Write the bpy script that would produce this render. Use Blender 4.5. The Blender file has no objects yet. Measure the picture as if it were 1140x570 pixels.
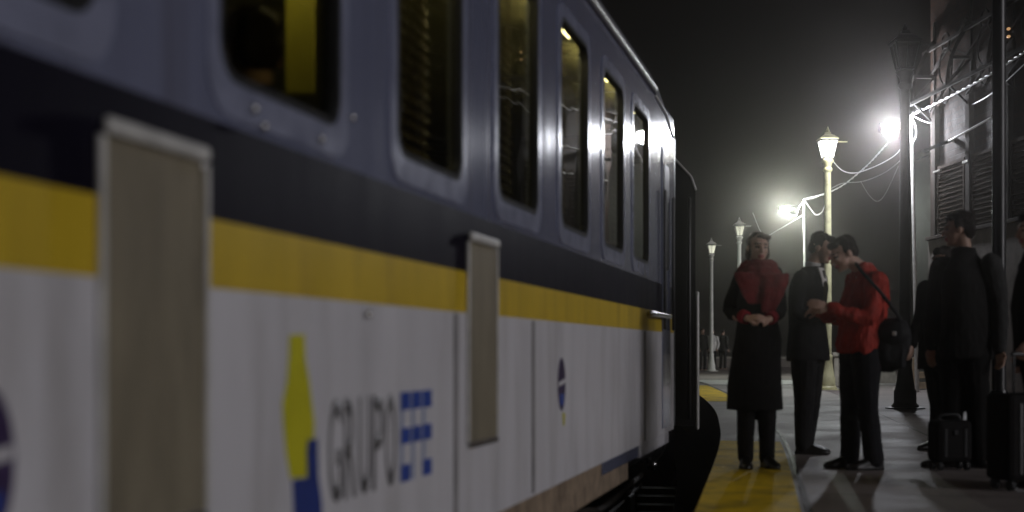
import bpy, bmesh, math, random
from mathutils import Vector, Matrix, noise
random.seed(7)
R = math.radians
S = bpy.context.scene
COL = S.collection

# ------------------------------------------------------------------ camera, world, light, exposure
CAMH = 0.87                      # the photographer crouches: lens 0.87 m above the platform
FPX = 1583.0                     # focal length in photograph pixels (50 mm on a 36 mm sensor)
cam = bpy.data.cameras.new('camera')
cam.lens = 50; cam.sensor_width = 36
cam.shift_y = (389 - 285) / 1140.0
cam.clip_start = 0.05; cam.clip_end = 2000
cam.dof.use_dof = True
cam.dof.focus_distance = 23.0
cam.dof.aperture_fstop = 1.5
camo = bpy.data.objects.new('camera', cam); COL.objects.link(camo)
camo.location = (0, 0, CAMH); camo.rotation_euler = (R(90), 0, 0)
S.camera = camo

SUN_EL, SUN_AZ = 14, 122         # faint soft sun standing in for unseen lamps behind the camera, compass degrees from +Y towards +X
W = bpy.data.worlds.new('World'); S.world = W; W.use_nodes = True
nt = W.node_tree; nt.nodes.clear()
sky = nt.nodes.new('ShaderNodeTexSky'); sky.sky_type = 'NISHITA'; sky.sun_disc = False
sky.sun_elevation = R(SUN_EL); sky.sun_rotation = R(SUN_AZ)
hs = nt.nodes.new('ShaderNodeHueSaturation'); hs.inputs['Saturation'].default_value = 0.10
bg = nt.nodes.new('ShaderNodeBackground'); bg.inputs['Strength'].default_value = 0.0009
wo = nt.nodes.new('ShaderNodeOutputWorld')
nt.links.new(sky.outputs[0], hs.inputs['Color']); tw = nt.nodes.new('ShaderNodeMix'); tw.data_type = 'RGBA'; tw.blend_type = 'MULTIPLY'; tw.inputs['Factor'].default_value = 1.0
tw.inputs['B'].default_value = (1.0, 0.90, 0.84, 1)          # the town's glow warms the night sky
nt.links.new(hs.outputs[0], tw.inputs['A']); nt.links.new(tw.outputs['Result'], bg.inputs['Color'])
nt.links.new(bg.outputs[0], wo.inputs['Surface'])
sl = bpy.data.lights.new('sun', 'SUN'); sl.energy = 0.78; sl.angle = R(30); sl.color = (0.97, 0.95, 1.0)
so = bpy.data.objects.new('sun', sl); COL.objects.link(so)
_d = Vector((math.sin(R(SUN_AZ)) * math.cos(R(SUN_EL)), math.cos(R(SUN_AZ)) * math.cos(R(SUN_EL)), math.sin(R(SUN_EL))))
so.rotation_euler = _d.to_track_quat('Z', 'Y').to_euler()
S.view_settings.view_transform = 'Standard'; S.view_settings.look = 'None'
S.view_settings.exposure = 0.0; S.view_settings.gamma = 1.0; S.view_settings.use_curve_mapping = False
S.render.engine = 'CYCLES'
S.cycles.use_denoising = True
S.cycles.max_bounces = 7; S.cycles.volume_bounces = 1
S.cycles.sample_clamp_indirect = 4.0
S.cycles.caustics_reflective = False; S.cycles.caustics_refractive = False

FLOOD_W = 700.0
FLOOD2_W = 780.0
LAMP_W = 22.0
HAZE = 0.0017

def at(px, py, Y):               # a point of the photograph at a known distance Y
    return Vector(((px - 570) / FPX * Y, Y, CAMH + (389 - py) / FPX * Y))

# ------------------------------------------------------------------ materials
MATS = {}
def mat(name, col, rough=0.6, metal=0.0, var=0.0, vscale=6.0, bump=0.0, bscale=30.0, stretch=(1, 1, 1), emis=None, estr=0.0, coat=0.0, spec=0.5, detail=4.0, dirt=None, dscale=2.0, dthr=(0.5, 0.7)):
    m = bpy.data.materials.new(name); m.use_nodes = True
    n = m.node_tree.nodes; L = m.node_tree.links
    b = n['Principled BSDF']
    b.inputs['Base Color'].default_value = (*col, 1); b.inputs['Roughness'].default_value = rough
    b.inputs['Metallic'].default_value = metal
    b.inputs['Specular IOR Level'].default_value = spec
    if coat: b.inputs['Coat Weight'].default_value = coat; b.inputs['Coat Roughness'].default_value = 0.12
    tc = n.new('ShaderNodeTexCoord'); mp = n.new('ShaderNodeMapping'); mp.inputs['Scale'].default_value = stretch
    L.new(tc.outputs['Object'], mp.inputs['Vector'])
    src = None
    if var:
        tx = n.new('ShaderNodeTexNoise'); tx.inputs['Scale'].default_value = vscale; tx.inputs['Detail'].default_value = detail
        L.new(mp.outputs[0], tx.inputs['Vector'])
        rp = n.new('ShaderNodeValToRGB')
        rp.color_ramp.elements[0].position = 0.3; rp.color_ramp.elements[1].position = 0.7
        rp.color_ramp.elements[0].color = (*[c * (1 - var) for c in col], 1)
        rp.color_ramp.elements[1].color = (*[min(1, c * (1 + var)) for c in col], 1)
        L.new(tx.outputs['Fac'], rp.inputs[0]); src = rp.outputs[0]
        mr = n.new('ShaderNodeMapRange'); mr.inputs['To Min'].default_value = max(0.02, rough - 0.08); mr.inputs['To Max'].default_value = min(1, rough + 0.1)
        L.new(tx.outputs['Fac'], mr.inputs['Value']); L.new(mr.outputs[0], b.inputs['Roughness'])
    if dirt:
        t2 = n.new('ShaderNodeTexNoise'); t2.inputs['Scale'].default_value = dscale; t2.inputs['Detail'].default_value = 7; t2.inputs['Roughness'].default_value = 0.65
        L.new(mp.outputs[0], t2.inputs['Vector'])
        r2 = n.new('ShaderNodeValToRGB'); r2.color_ramp.elements[0].position = dthr[0]; r2.color_ramp.elements[1].position = dthr[1]
        L.new(t2.outputs['Fac'], r2.inputs[0])
        mx = n.new('ShaderNodeMix'); mx.data_type = 'RGBA'
        L.new(r2.outputs[0], mx.inputs['Factor'])
        if src: L.new(src, mx.inputs['A'])
        else: mx.inputs['A'].default_value = (*col, 1)
        mx.inputs['B'].default_value = (*dirt, 1); src = mx.outputs['Result']
    if src: L.new(src, b.inputs['Base Color'])
    if bump:
        tb = n.new('ShaderNodeTexNoise'); tb.inputs['Scale'].default_value = bscale; tb.inputs['Detail'].default_value = 3
        L.new(mp.outputs[0], tb.inputs['Vector'])
        bp = n.new('ShaderNodeBump'); bp.inputs['Strength'].default_value = bump; bp.inputs['Distance'].default_value = 0.02
        L.new(tb.outputs['Fac'], bp.inputs['Height']); L.new(bp.outputs[0], b.inputs['Normal'])
    if emis:
        b.inputs['Emission Color'].default_value = (*emis, 1); b.inputs['Emission Strength'].default_value = estr
    MATS[name] = m
    return m

def glass_mat(name, tint, rough=0.02, ior=1.5):
    m = bpy.data.materials.new(name); m.use_nodes = True
    n = m.node_tree.nodes; L = m.node_tree.links; n.clear()
    o = n.new('ShaderNodeOutputMaterial'); mx = n.new('ShaderNodeMixShader'); fr = n.new('ShaderNodeFresnel'); fr.inputs['IOR'].default_value = ior
    tr = n.new('ShaderNodeBsdfTransparent'); tr.inputs['Color'].default_value = (*tint, 1)
    gl = n.new('ShaderNodeBsdfGlossy'); gl.inputs['Roughness'].default_value = rough
    tc = n.new('ShaderNodeTexCoord'); tx = n.new('ShaderNodeTexNoise'); tx.inputs['Scale'].default_value = 1.4
    bp = n.new('ShaderNodeBump'); bp.inputs['Strength'].default_value = 0.05; bp.inputs['Distance'].default_value = 0.05
    L.new(tc.outputs['Object'], tx.inputs['Vector']); L.new(tx.outputs['Fac'], bp.inputs['Height']); L.new(bp.outputs[0], gl.inputs['Normal'])
    ge = n.new('ShaderNodeNewGeometry'); io = n.new('ShaderNodeMapRange'); io.inputs['To Min'].default_value = ior; io.inputs['To Max'].default_value = 1 / ior
    L.new(ge.outputs['Backfacing'], io.inputs['Value']); L.new(io.outputs[0], fr.inputs['IOR'])     # a pane reflects alike from both faces
    L.new(fr.outputs[0], mx.inputs[0]); L.new(tr.outputs[0], mx.inputs[1]); L.new(gl.outputs[0], mx.inputs[2]); L.new(mx.outputs[0], o.inputs['Surface'])
    return m

def brick_mat(name, c1, c2, mortar, scale, bw=0.5, rh=0.25, ms=0.02, bump=0.6, rough=0.85, axes='xz'):
    m = bpy.data.materials.new(name); m.use_nodes = True
    n = m.node_tree.nodes; L = m.node_tree.links; b = n['Principled BSDF']; b.inputs['Roughness'].default_value = rough; b.inputs['Specular IOR Level'].default_value = 0.08
    tc = n.new('ShaderNodeTexCoord'); sp = n.new('ShaderNodeSeparateXYZ'); cb = n.new('ShaderNodeCombineXYZ')
    L.new(tc.outputs['Object'], sp.inputs[0])
    L.new(sp.outputs['XYZ'.index(axes[0].upper())], cb.inputs[0]); L.new(sp.outputs['XYZ'.index(axes[1].upper())], cb.inputs[1])
    bk = n.new('ShaderNodeTexBrick'); bk.inputs['Scale'].default_value = scale
    bk.inputs['Color1'].default_value = (*c1, 1); bk.inputs['Color2'].default_value = (*c2, 1); bk.inputs['Mortar'].default_value = (*mortar, 1)
    bk.inputs['Brick Width'].default_value = bw; bk.inputs['Row Height'].default_value = rh; bk.inputs['Mortar Size'].default_value = ms
    L.new(cb.outputs[0], bk.inputs['Vector'])
    nz = n.new('ShaderNodeTexNoise'); nz.inputs['Scale'].default_value = 3.0; nz.inputs['Detail'].default_value = 8
    L.new(tc.outputs['Object'], nz.inputs['Vector'])
    rp = n.new('ShaderNodeValToRGB'); rp.color_ramp.elements[0].color = (0.45, 0.45, 0.45, 1); rp.color_ramp.elements[1].color = (1.2, 1.2, 1.2, 1)
    L.new(nz.outputs['Fac'], rp.inputs[0])
    mx = n.new('ShaderNodeMix'); mx.data_type = 'RGBA'; mx.blend_type = 'MULTIPLY'; mx.inputs['Factor'].default_value = 0.85
    L.new(bk.outputs['Color'], mx.inputs['A']); L.new(rp.outputs[0], mx.inputs['B']); L.new(mx.outputs['Result'], b.inputs['Base Color'])
    bp = n.new('ShaderNodeBump'); bp.inputs['Strength'].default_value = bump; bp.inputs['Distance'].default_value = 0.02; bp.invert = True
    L.new(bk.outputs['Fac'], bp.inputs['Height']); L.new(bp.outputs[0], b.inputs['Normal'])
    mr = n.new('ShaderNodeMapRange'); mr.inputs['To Min'].default_value = rough - 0.25; mr.inputs['To Max'].default_value = min(1, rough + 0.1)
    L.new(nz.outputs['Fac'], mr.inputs['Value']); L.new(mr.outputs[0], b.inputs['Roughness'])
    return m

M_white = mat('white train paint', (0.64, 0.63, 0.66), 0.38, spec=0.3, var=0.08, vscale=3, bump=0.05, bscale=2.2, stretch=(1, 1.6, 0.25), dirt=(0.36, 0.34, 0.33), dscale=2.6, dthr=(0.5, 0.9))
M_yellow = mat('yellow train paint', (0.60, 0.42, 0.03), 0.4, spec=0.15, var=0.10, vscale=4, bump=0.08, bscale=2.2, stretch=(1, 1.6, 0.3), dirt=(0.38, 0.25, 0.03), dscale=3, dthr=(0.5, 0.8))
M_navy = mat('navy train paint', (0.008, 0.007, 0.014), 0.45, spec=0.04, var=0.15, vscale=3, bump=0.08, bscale=2.2, stretch=(1, 1.6, 0.3))
M_slate = mat('slate blue train paint', (0.185, 0.20, 0.295), 0.10, spec=0.7, coat=0.5, var=0.10, vscale=3, bump=0.16, bscale=3.0, stretch=(1, 1.6, 0.06), dirt=(0.13, 0.135, 0.19), dscale=3)
M_frame = mat('window frame paint', (0.22, 0.235, 0.325), 0.16, var=0.12, vscale=8)
M_roof = mat('roof grey', (0.22, 0.23, 0.25), 0.3, var=0.15, metal=0.3)
M_black = mat('black painted metal', (0.012, 0.012, 0.013), 0.32, var=0.2)
M_rubber = mat('black rubber', (0.010, 0.010, 0.010), 0.7, var=0.2, bump=0.2)
M_chrome = mat('bright metal', (0.75, 0.74, 0.72), 0.22, metal=1.0, var=0.1, vscale=20)
M_tan = mat('tan cover panel', (0.225, 0.195, 0.135), 0.6, var=0.15, vscale=9, stretch=(1, 1, 0.3), bump=0.15, dirt=(0.15, 0.13, 0.09), dscale=4)
M_brownbeam = mat('rusty brown beam', (0.27, 0.20, 0.135), 0.75, var=0.3, vscale=10, bump=0.3, dirt=(0.12, 0.085, 0.055), dscale=4)
M_brownd = mat('grimy underframe brown', (0.035, 0.028, 0.022), 0.75, var=0.35, vscale=8, bump=0.3)
M_seam = mat('seam grey', (0.26, 0.25, 0.25), 0.6, var=0.2)
M_inwall = mat('interior wall cream', (0.30, 0.28, 0.18), 0.7, var=0.1)
M_seat = mat('green seat fabric', (0.035, 0.04, 0.022), 0.9, var=0.3, bump=0.2, bscale=200)
M_inyel = mat('yellow partition laminate', (0.62, 0.57, 0.10), 0.5, var=0.08)
M_glass = glass_mat('train glass', (0.70, 0.68, 0.52))
M_lglass = glass_mat('lantern glass', (0.6, 0.6, 0.55), 0.1)
M_blind = mat('brown slat blind', (0.10, 0.074, 0.035), 0.6, var=0.35, vscale=3)
M_tube = mat('interior lamp tube', (0.9, 0.9, 0.8), 0.5, emis=(1.0, 0.93, 0.62), estr=26.0)
M_logoY = mat('logo yellow', (0.62, 0.58, 0.02), 0.35, var=0.08)
M_logoB = mat('logo blue', (0.025, 0.05, 0.24), 0.35, var=0.08)
M_efeB = mat('letter blue', (0.03, 0.075, 0.36), 0.35, var=0.08)
M_efeL = mat('letter pale blue', (0.27, 0.33, 0.5), 0.35, var=0.08)
M_letter = mat('letter grey', (0.14, 0.135, 0.14), 0.4, var=0.1)
M_emblem = mat('emblem violet', (0.05, 0.03, 0.09), 0.35, var=0.1)
M_cream = mat('cream lamp post paint', (0.62, 0.60, 0.36), 0.5, var=0.12, vscale=5, bump=0.1, dirt=(0.38, 0.35, 0.2), dscale=4)
M_floodlit = mat('floodlit post colour', (0.78, 0.78, 0.72), 0.45, var=0.1, vscale=5)  # cream posts coloured paler for the far floodlight falling on them
M_backlit = mat('backlit post colour', (0.007, 0.008, 0.007), 0.45, var=0.25, vscale=6, bump=0.1)  # cream post coloured near black, its backlit side put into the paint
M_lit = mat('lit lantern glass', (0.9, 0.9, 0.85), 0.4, emis=(1.0, 1.0, 0.94), estr=9.0)
M_flood = mat('floodlight lens', (0.9, 0.9, 0.9), 0.4, emis=(0.90, 0.93, 1.0), estr=60.0)
M_flood2 = mat('floodlight lens green', (0.9, 0.9, 0.9), 0.4, emis=(0.93, 1.0, 0.92), estr=45.0)
M_bulb = mat('warm bulb', (0.9, 0.7, 0.5), 0.4, emis=(1.0, 0.55, 0.25), estr=0.5)
M_galv = mat('galvanised steel', (0.6, 0.59, 0.56), 0.4, metal=0.15, var=0.15, vscale=12)
M_cable = mat('pale cable sheath', (0.62, 0.60, 0.62), 0.4, var=0.2, vscale=30)
M_cabled = mat('dull cable sheath', (0.24, 0.23, 0.22), 0.5, var=0.2, vscale=30)
M_steel = mat('dark truss steel', (0.04, 0.034, 0.03), 0.8, spec=0.2, var=0.3, vscale=7, bump=0.2)
M_tin = mat('roof sheet', (0.06, 0.055, 0.05), 0.6, var=0.3, vscale=3)
M_trim = mat('brown trim paint', (0.06, 0.05, 0.043), 0.9, spec=0.1, var=0.25, vscale=4, bump=0.2)
M_plaster = mat('plaster plinth', (0.20, 0.178, 0.16), 0.85, var=0.15, vscale=3, bump=0.3, bscale=20, dirt=(0.11, 0.095, 0.082), dscale=1.4)
M_wallb = brick_mat('dark brick', (0.055, 0.031, 0.022), (0.04, 0.024, 0.018), (0.032, 0.025, 0.02), 2.2, axes='yz')
M_louvre = mat('louvre timber', (0.055, 0.036, 0.024), 0.95, spec=0.1, var=0.3, vscale=8, bump=0.3, stretch=(1, 1, 5))
M_wood = mat('crate timber', (0.20, 0.15, 0.095), 0.8, var=0.3, vscale=6, bump=0.3, stretch=(1, 1, 6))
M_stone = mat('pale stone', (0.45, 0.43, 0.36), 0.85, var=0.2, vscale=7, bump=0.3, dirt=(0.25, 0.23, 0.19), dscale=3)
M_whitep = mat('white band surface', (0.78, 0.78, 0.74), 0.6, var=0.08, vscale=10, dirt=(0.45, 0.43, 0.40), dscale=3, dthr=(0.5, 0.65))
M_ballast = mat('track ballast', (0.022, 0.02, 0.018), 0.95, var=0.5, vscale=18, bump=0.9, bscale=22)
M_sleeper = mat('dark sleepers', (0.012, 0.011, 0.010), 0.95, spec=0.05, var=0.3)
M_rail = mat('rail steel', (0.07, 0.06, 0.055), 0.5, metal=0.6, var=0.2)
M_strip = mat('yellow edge paint', (0.72, 0.50, 0.03), 0.7, spec=0.06, var=0.15, vscale=5, bump=0.25, bscale=14, dirt=(0.22, 0.16, 0.045), dscale=2.6, dthr=(0.46, 0.74))
M_tile = mat('glazed edging tile', (0.05, 0.042, 0.03), 0.5, spec=0.06, var=0.5, vscale=9, bump=1.0, bscale=24, dirt=(0.03, 0.026, 0.02), dscale=5, dthr=(0.4, 0.6))
M_edge = mat('platform edge stone', (0.012, 0.011, 0.010), 0.9, var=0.3, bump=0.3)

def paving():
    m = bpy.data.materials.new('platform concrete'); m.use_nodes = True
    n = m.node_tree.nodes; L = m.node_tree.links; b = n['Principled BSDF']
    tc = n.new('ShaderNodeTexCoord'); mp = n.new('ShaderNodeMapping'); mp.inputs['Rotation'].default_value = (0, 0, R(9))
    L.new(tc.outputs['Object'], mp.inputs['Vector'])
    bk = n.new('ShaderNodeTexBrick'); bk.inputs['Scale'].default_value = 1.0
    bk.inputs['Brick Width'].default_value = 1.9; bk.inputs['Row Height'].default_value = 1.75; bk.inputs['Mortar Size'].default_value = 0.013; bk.offset = 0.0
    bk.inputs['Color1'].default_value = (0.30, 0.267, 0.255, 1); bk.inputs['Color2'].default_value = (0.25, 0.224, 0.214, 1); bk.inputs['Mortar'].default_value = (0.07, 0.065, 0.06, 1)
    L.new(mp.outputs[0], bk.inputs['Vector'])
    n1 = n.new('ShaderNodeTexNoise'); n1.inputs['Scale'].default_value = 0.9; n1.inputs['Detail'].default_value = 9; n1.inputs['Roughness'].default_value = 0.65
    L.new(tc.outputs['Object'], n1.inputs['Vector'])
    rp = n.new('ShaderNodeValToRGB'); rp.color_ramp.elements[0].position = 0.32; rp.color_ramp.elements[1].position = 0.68
    rp.color_ramp.elements[0].color = (0.55, 0.53, 0.52, 1); rp.color_ramp.elements[1].color = (1.12, 1.1, 1.1, 1)
    L.new(n1.outputs['Fac'], rp.inputs[0])
    mx = n.new('ShaderNodeMix'); mx.data_type = 'RGBA'; mx.blend_type = 'MULTIPLY'; mx.inputs['Factor'].default_value = 1
    L.new(bk.outputs['Color'], mx.inputs['A']); L.new(rp.outputs[0], mx.inputs['B'])
    L.new(mx.outputs['Result'], b.inputs['Base Color'])
    mr = n.new('ShaderNodeMapRange'); mr.inputs['From Min'].default_value = 0.35; mr.inputs['From Max'].default_value = 0.7
    mr.inputs['To Min'].default_value = 0.55; mr.inputs['To Max'].default_value = 0.8; b.inputs['Specular IOR Level'].default_value = 0.3
    L.new(n1.outputs['Fac'], mr.inputs['Value']); L.new(mr.outputs[0], b.inputs['Roughness'])
    n2 = n.new('ShaderNodeTexNoise'); n2.inputs['Scale'].default_value = 35; n2.inputs['Detail'].default_value = 5
    L.new(tc.outputs['Object'], n2.inputs['Vector'])
    bp = n.new('ShaderNodeBump'); bp.inputs['Strength'].default_value = 0.35; bp.inputs['Distance'].default_value = 0.01
    L.new(n2.outputs['Fac'], bp.inputs['Height'])
    b2 = n.new('ShaderNodeBump'); b2.inputs['Strength'].default_value = 0.6; b2.inputs['Distance'].default_value = 0.01; b2.invert = True
    L.new(bk.outputs['Fac'], b2.inputs['Height']); L.new(bp.outputs[0], b2.inputs['Normal']); L.new(b2.outputs[0], b.inputs['Normal'])
    return m
M_pave = paving()

def cloth(name, col, rough=0.9, bs=90): return mat(name, col, rough, var=0.22, vscale=14, bump=0.25, bscale=bs, spec=0.25)
M_skin = mat('skin', (0.52, 0.33, 0.25), 0.5, var=0.08, vscale=20)
M_skin2 = mat('tan skin', (0.40, 0.25, 0.18), 0.5, var=0.08, vscale=20)
M_lips = mat('lips', (0.35, 0.10, 0.09), 0.45)
M_eye = mat('dark eye', (0.05, 0.035, 0.03), 0.3)
M_hair = mat('dark brown hair', (0.016, 0.011, 0.009), 0.6, spec=0.2, var=0.4, vscale=40, stretch=(4, 4, 0.6), bump=0.5, bscale=60)
M_hairl = mat('brown hair', (0.06, 0.04, 0.027), 0.5, var=0.4, vscale=40, stretch=(4, 4, 0.6), bump=0.5, bscale=60)
M_coat = cloth('black wool coat', (0.008, 0.0075, 0.0075))
M_scarf = cloth('burgundy knit scarf', (0.13, 0.012, 0.014), bs=60)
M_cuff = cloth('red cuff fabric', (0.24, 0.015, 0.025))
M_suit = cloth('dark suit cloth', (0.009, 0.0085, 0.009))
M_shirt = cloth('white shirt', (0.55, 0.53, 0.5))
M_tie = cloth('dark tie', (0.035, 0.03, 0.02))
M_redj = cloth('red jacket fabric', (0.34, 0.028, 0.016), 0.65)
M_jean = cloth('dark jeans', (0.009, 0.009, 0.011))
M_shoe = mat('black shoe leather', (0.012, 0.011, 0.010), 0.35, var=0.2)
M_bag = cloth('black nylon bag', (0.010, 0.010, 0.011), 0.7)
M_jackd = cloth('charcoal jacket', (0.006, 0.0055, 0.005))
M_jackg = cloth('grey sleeve fabric', (0.035, 0.035, 0.034))
M_brownj = cloth('brown dark jacket', (0.005, 0.0045, 0.004))
M_pale = cloth('pale jacket fabric', (0.7, 0.69, 0.66))
M_case = mat('dark suitcase shell', (0.005, 0.004, 0.004), 0.8, spec=0.2, var=0.25, vscale=9)

# ------------------------------------------------------------------ helpers
def link(o): COL.objects.link(o); return o
def tag(o, label=None, cat=None, group=None, kind=None):
    if label: o['label'] = label
    if cat: o['category'] = cat
    if group: o['group'] = group
    if kind: o['kind'] = kind
    return o
def thing(name, label, cat, loc=(0, 0, 0), rz=0.0, group=None):
    o = link(bpy.data.objects.new(name, None)); o.empty_display_size = 0.2
    o.location = loc; o.rotation_euler = (0, 0, rz)
    return tag(o, label, cat, group)
def obj(name, bm, m, parent=None, smooth=False, loc=None, bevel=0.0):
    me = bpy.data.meshes.new(name)
    bmesh.ops.recalc_face_normals(bm, faces=bm.faces[:])
    bm.to_mesh(me); bm.free()
    for k in (m if isinstance(m, (list, tuple)) else [m]): me.materials.append(k)
    o = link(bpy.data.objects.new(name, me))
    if parent: o.parent = parent
    if loc: o.location = loc
    if smooth:
        for p in me.polygons: p.use_smooth = True
        if smooth == 'auto':
            me.set_sharp_from_angle(angle=R(40))
    if bevel:
        b = o.modifiers.new('bevel', 'BEVEL'); b.width = bevel; b.segments = 2; b.limit_method = 'ANGLE'
    return o
def box(bm, x0, x1, y0, y1, z0, z1, mi=0, M=None):
    vs = [bm.verts.new((x, y, z)) for z in (z0, z1) for y in (y0, y1) for x in (x0, x1)]
    if M is not None:
        for v in vs: v.co = M @ v.co
    for f in ((0, 1, 3, 2), (4, 6, 7, 5), (0, 4, 5, 1), (2, 3, 7, 6), (0, 2, 6, 4), (1, 5, 7, 3)):
        bm.faces.new([vs[i] for i in f]).material_index = mi
    return vs
def prism(bm, poly, axis, a, b, mi=0):
    """extrude a 2-D polygon along axis ('x','y','z') from a to b"""
    def P(p, t):
        return {'x': (t, p[0], p[1]), 'y': (p[0], t, p[1]), 'z': (p[0], p[1], t)}[axis]
    A = [bm.verts.new(P(p, a)) for p in poly]; B = [bm.verts.new(P(p, b)) for p in poly]
    n = len(poly)
    bm.faces.new(A).material_index = mi; bm.faces.new(B[::-1]).material_index = mi
    for i in range(n):
        bm.faces.new((A[i], A[(i + 1) % n], B[(i + 1) % n], B[i])).material_index = mi
def rings(bm, secs, seg=16, cap=True):
    """secs: list of (centre, vecA, vecB): ellipse rings lofted"""
    prev = None; first = None
    for c, a, b in secs:
        c = Vector(c); a = Vector(a); b = Vector(b)
        r = [bm.verts.new(c + a * math.cos(t * 2 * math.pi / seg) + b * math.sin(t * 2 * math.pi / seg)) for t in range(seg)]
        if prev:
            for i in range(seg): bm.faces.new((prev[i], prev[(i + 1) % seg], r[(i + 1) % seg], r[i]))
        else: first = r
        prev = r
    if cap:
        bm.faces.new(first[::-1]); bm.faces.new(prev)
def tube(bm, pts, rad, seg=10, round_ends=True):
    pts = [Vector(p) for p in pts]
    if not isinstance(rad, (list, tuple)): rad = [rad] * len(pts)
    n = len(pts); ts = []
    for i in range(n):
        t = (pts[min(i + 1, n - 1)] - pts[max(i - 1, 0)])
        ts.append(t.normalized() if t.length > 1e-9 else Vector((0, 0, 1)))
    up = Vector((0, 0, 1)) if abs(ts[0].z) < 0.9 else Vector((1, 0, 0))
    a = ts[0].cross(up).normalized(); secs = []
    fr = []
    for t in ts:
        a = (a - t * a.dot(t)).normalized(); fr.append((a.copy(), t.cross(a).normalized()))
    if round_ends:
        for k in (80, 50, 20):
            secs.append((pts[0] - ts[0] * rad[0] * math.sin(R(k)), fr[0][0] * rad[0] * math.cos(R(k)), fr[0][1] * rad[0] * math.cos(R(k))))
    for i in range(n): secs.append((pts[i], fr[i][0] * rad[i], fr[i][1] * rad[i]))
    if round_ends:
        for k in (20, 50, 80):
            secs.append((pts[-1] + ts[-1] * rad[-1] * math.sin(R(k)), fr[-1][0] * rad[-1] * math.cos(R(k)), fr[-1][1] * rad[-1] * math.cos(R(k))))
    rings(bm, secs, seg)
def spline(pts, n=6):
    pts = [Vector(p) for p in pts]; out = []
    for i in range(len(pts) - 1):
        p0 = pts[max(i - 1, 0)]; p1 = pts[i]; p2 = pts[i + 1]; p3 = pts[min(i + 2, len(pts) - 1)]
        for k in range(n):
            t = k / n
            out.append(0.5 * ((2 * p1) + (p2 - p0) * t + (2 * p0 - 5 * p1 + 4 * p2 - p3) * t * t + (3 * p1 - p0 - 3 * p2 + p3) * t ** 3))
    out.append(pts[-1]); return out
def lathe(bm, prof, seg=20, c=(0, 0)):
    rings(bm, [((c[0], c[1], z), (r, 0, 0), (0, r, 0)) for r, z in prof], seg)
def ell(bm, c, r, Rm=None, seg=14):
    secs = []
    for i in range(1, 12):
        t = math.pi * i / 12
        secs.append((Vector((0, 0, -math.cos(t) * r[2])), Vector((math.sin(t) * r[0], 0, 0)), Vector((0, math.sin(t) * r[1], 0))))
    if Rm is None: Rm = Matrix.Identity(3)
    rings(bm, [(Vector(c) + Rm @ s[0], Rm @ s[1], Rm @ s[2]) for s in secs], seg)
def beam(bm, p, q, w, h=None):
    """rectangular bar between two points"""
    h = h or w; p = Vector(p); q = Vector(q); t = (q - p).normalized()
    up = Vector((0, 0, 1)) if abs(t.z) < 0.95 else Vector((1, 0, 0))
    a = t.cross(up).normalized() * w / 2; b = t.cross(a.normalized()) * h / 2
    A = [bm.verts.new(p + s * a + u * b) for s, u in ((-1, -1), (1, -1), (1, 1), (-1, 1))]
    B = [bm.verts.new(q + s * a + u * b) for s, u in ((-1, -1), (1, -1), (1, 1), (-1, 1))]
    bm.faces.new(A[::-1]); bm.faces.new(B)
    for i in range(4): bm.faces.new((A[i], A[(i + 1) % 4], B[(i + 1) % 4], B[i]))
def copy_tree(o, parent=None):
    c = o.copy(); COL.objects.link(c)
    if parent: c.parent = parent
    for ch in o.children: copy_tree(ch, c)
    return c
BM = bmesh.new

def fuse(name, bm, m, parent, vox=0.007, smooth=3, disp=0.0, dscale=9.0, pick=None):
    """melt overlapping closed shapes into ONE continuous skin (voxel remesh), then smooth it"""
    me = bpy.data.meshes.new('melt'); bmesh.ops.recalc_face_normals(bm, faces=bm.faces[:]); bm.to_mesh(me); bm.free()
    t = link(bpy.data.objects.new('melt', me))
    r = t.modifiers.new('r', 'REMESH'); r.mode = 'VOXEL'; r.voxel_size = vox
    if smooth:
        s = t.modifiers.new('s', 'SMOOTH'); s.iterations = smooth; s.factor = 0.5
    dg = bpy.context.evaluated_depsgraph_get(); dg.update()
    out = bpy.data.meshes.new_from_object(t.evaluated_get(dg))
    bpy.data.objects.remove(t); bpy.data.meshes.remove(me)
    out.name = name; out.materials.clear()
    for k in (m if isinstance(m, (list, tuple)) else [m]): out.materials.append(k)
    if disp:
        off = Vector((random.random() * 50, random.random() * 50, random.random() * 50))
        nrm = [v.normal.copy() for v in out.vertices]; cos = []
        for v, vn in zip(out.vertices, nrm):
            q = Vector((v.co.x, v.co.y, v.co.z * 0.55)) * dscale
            d = noise.noise(q + off) + 0.5 * abs(noise.noise(q * 2.1 + off)) - 0.2
            cos.extend(v.co + vn * d * disp)
        out.vertices.foreach_set('co', cos); out.update()
    for p in out.polygons: p.use_smooth = True
    if pick:
        for p in out.polygons: p.material_index = pick(p.center)
    o = link(bpy.data.objects.new(name, out)); o.parent = parent
    return o

# ------------------------------------------------------------------ ground, track, platform
EDGE = [(-5.4, -30), (-3.1, -16), (-1.55, -6), (-0.45, 0), (0.55, 5.2), (0.975, 7.6), (1.15, 8.6), (1.41, 10.1), (1.88, 12.9), (2.34, 16.0), (3.0, 21.2), (3.64, 28.0), (4.25, 36), (4.55, 44), (4.5, 60), (3.6, 85)]
EDGE = [(p.x, p.y) for p in spline([(a, b, 0) for a, b in EDGE], 5)]
def offset(curve, d):
    out = []
    for i, (x, y) in enumerate(curve):
        x0, y0 = curve[max(i - 1, 0)]; x1, y1 = curve[min(i + 1, len(curve) - 1)]
        t = Vector((x1 - x0, y1 - y0)).normalized(); out.append((x + t.y * d, y - t.x * d))
    return out
def ribbon(bm, A, B, z, mi=0):
    va = [bm.verts.new((x, y, z)) for x, y in A]; vb = [bm.verts.new((x, y, z)) for x, y in B]
    for i in range(len(A) - 1): bm.faces.new((va[i], vb[i], vb[i + 1], va[i + 1])).material_index = mi

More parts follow.
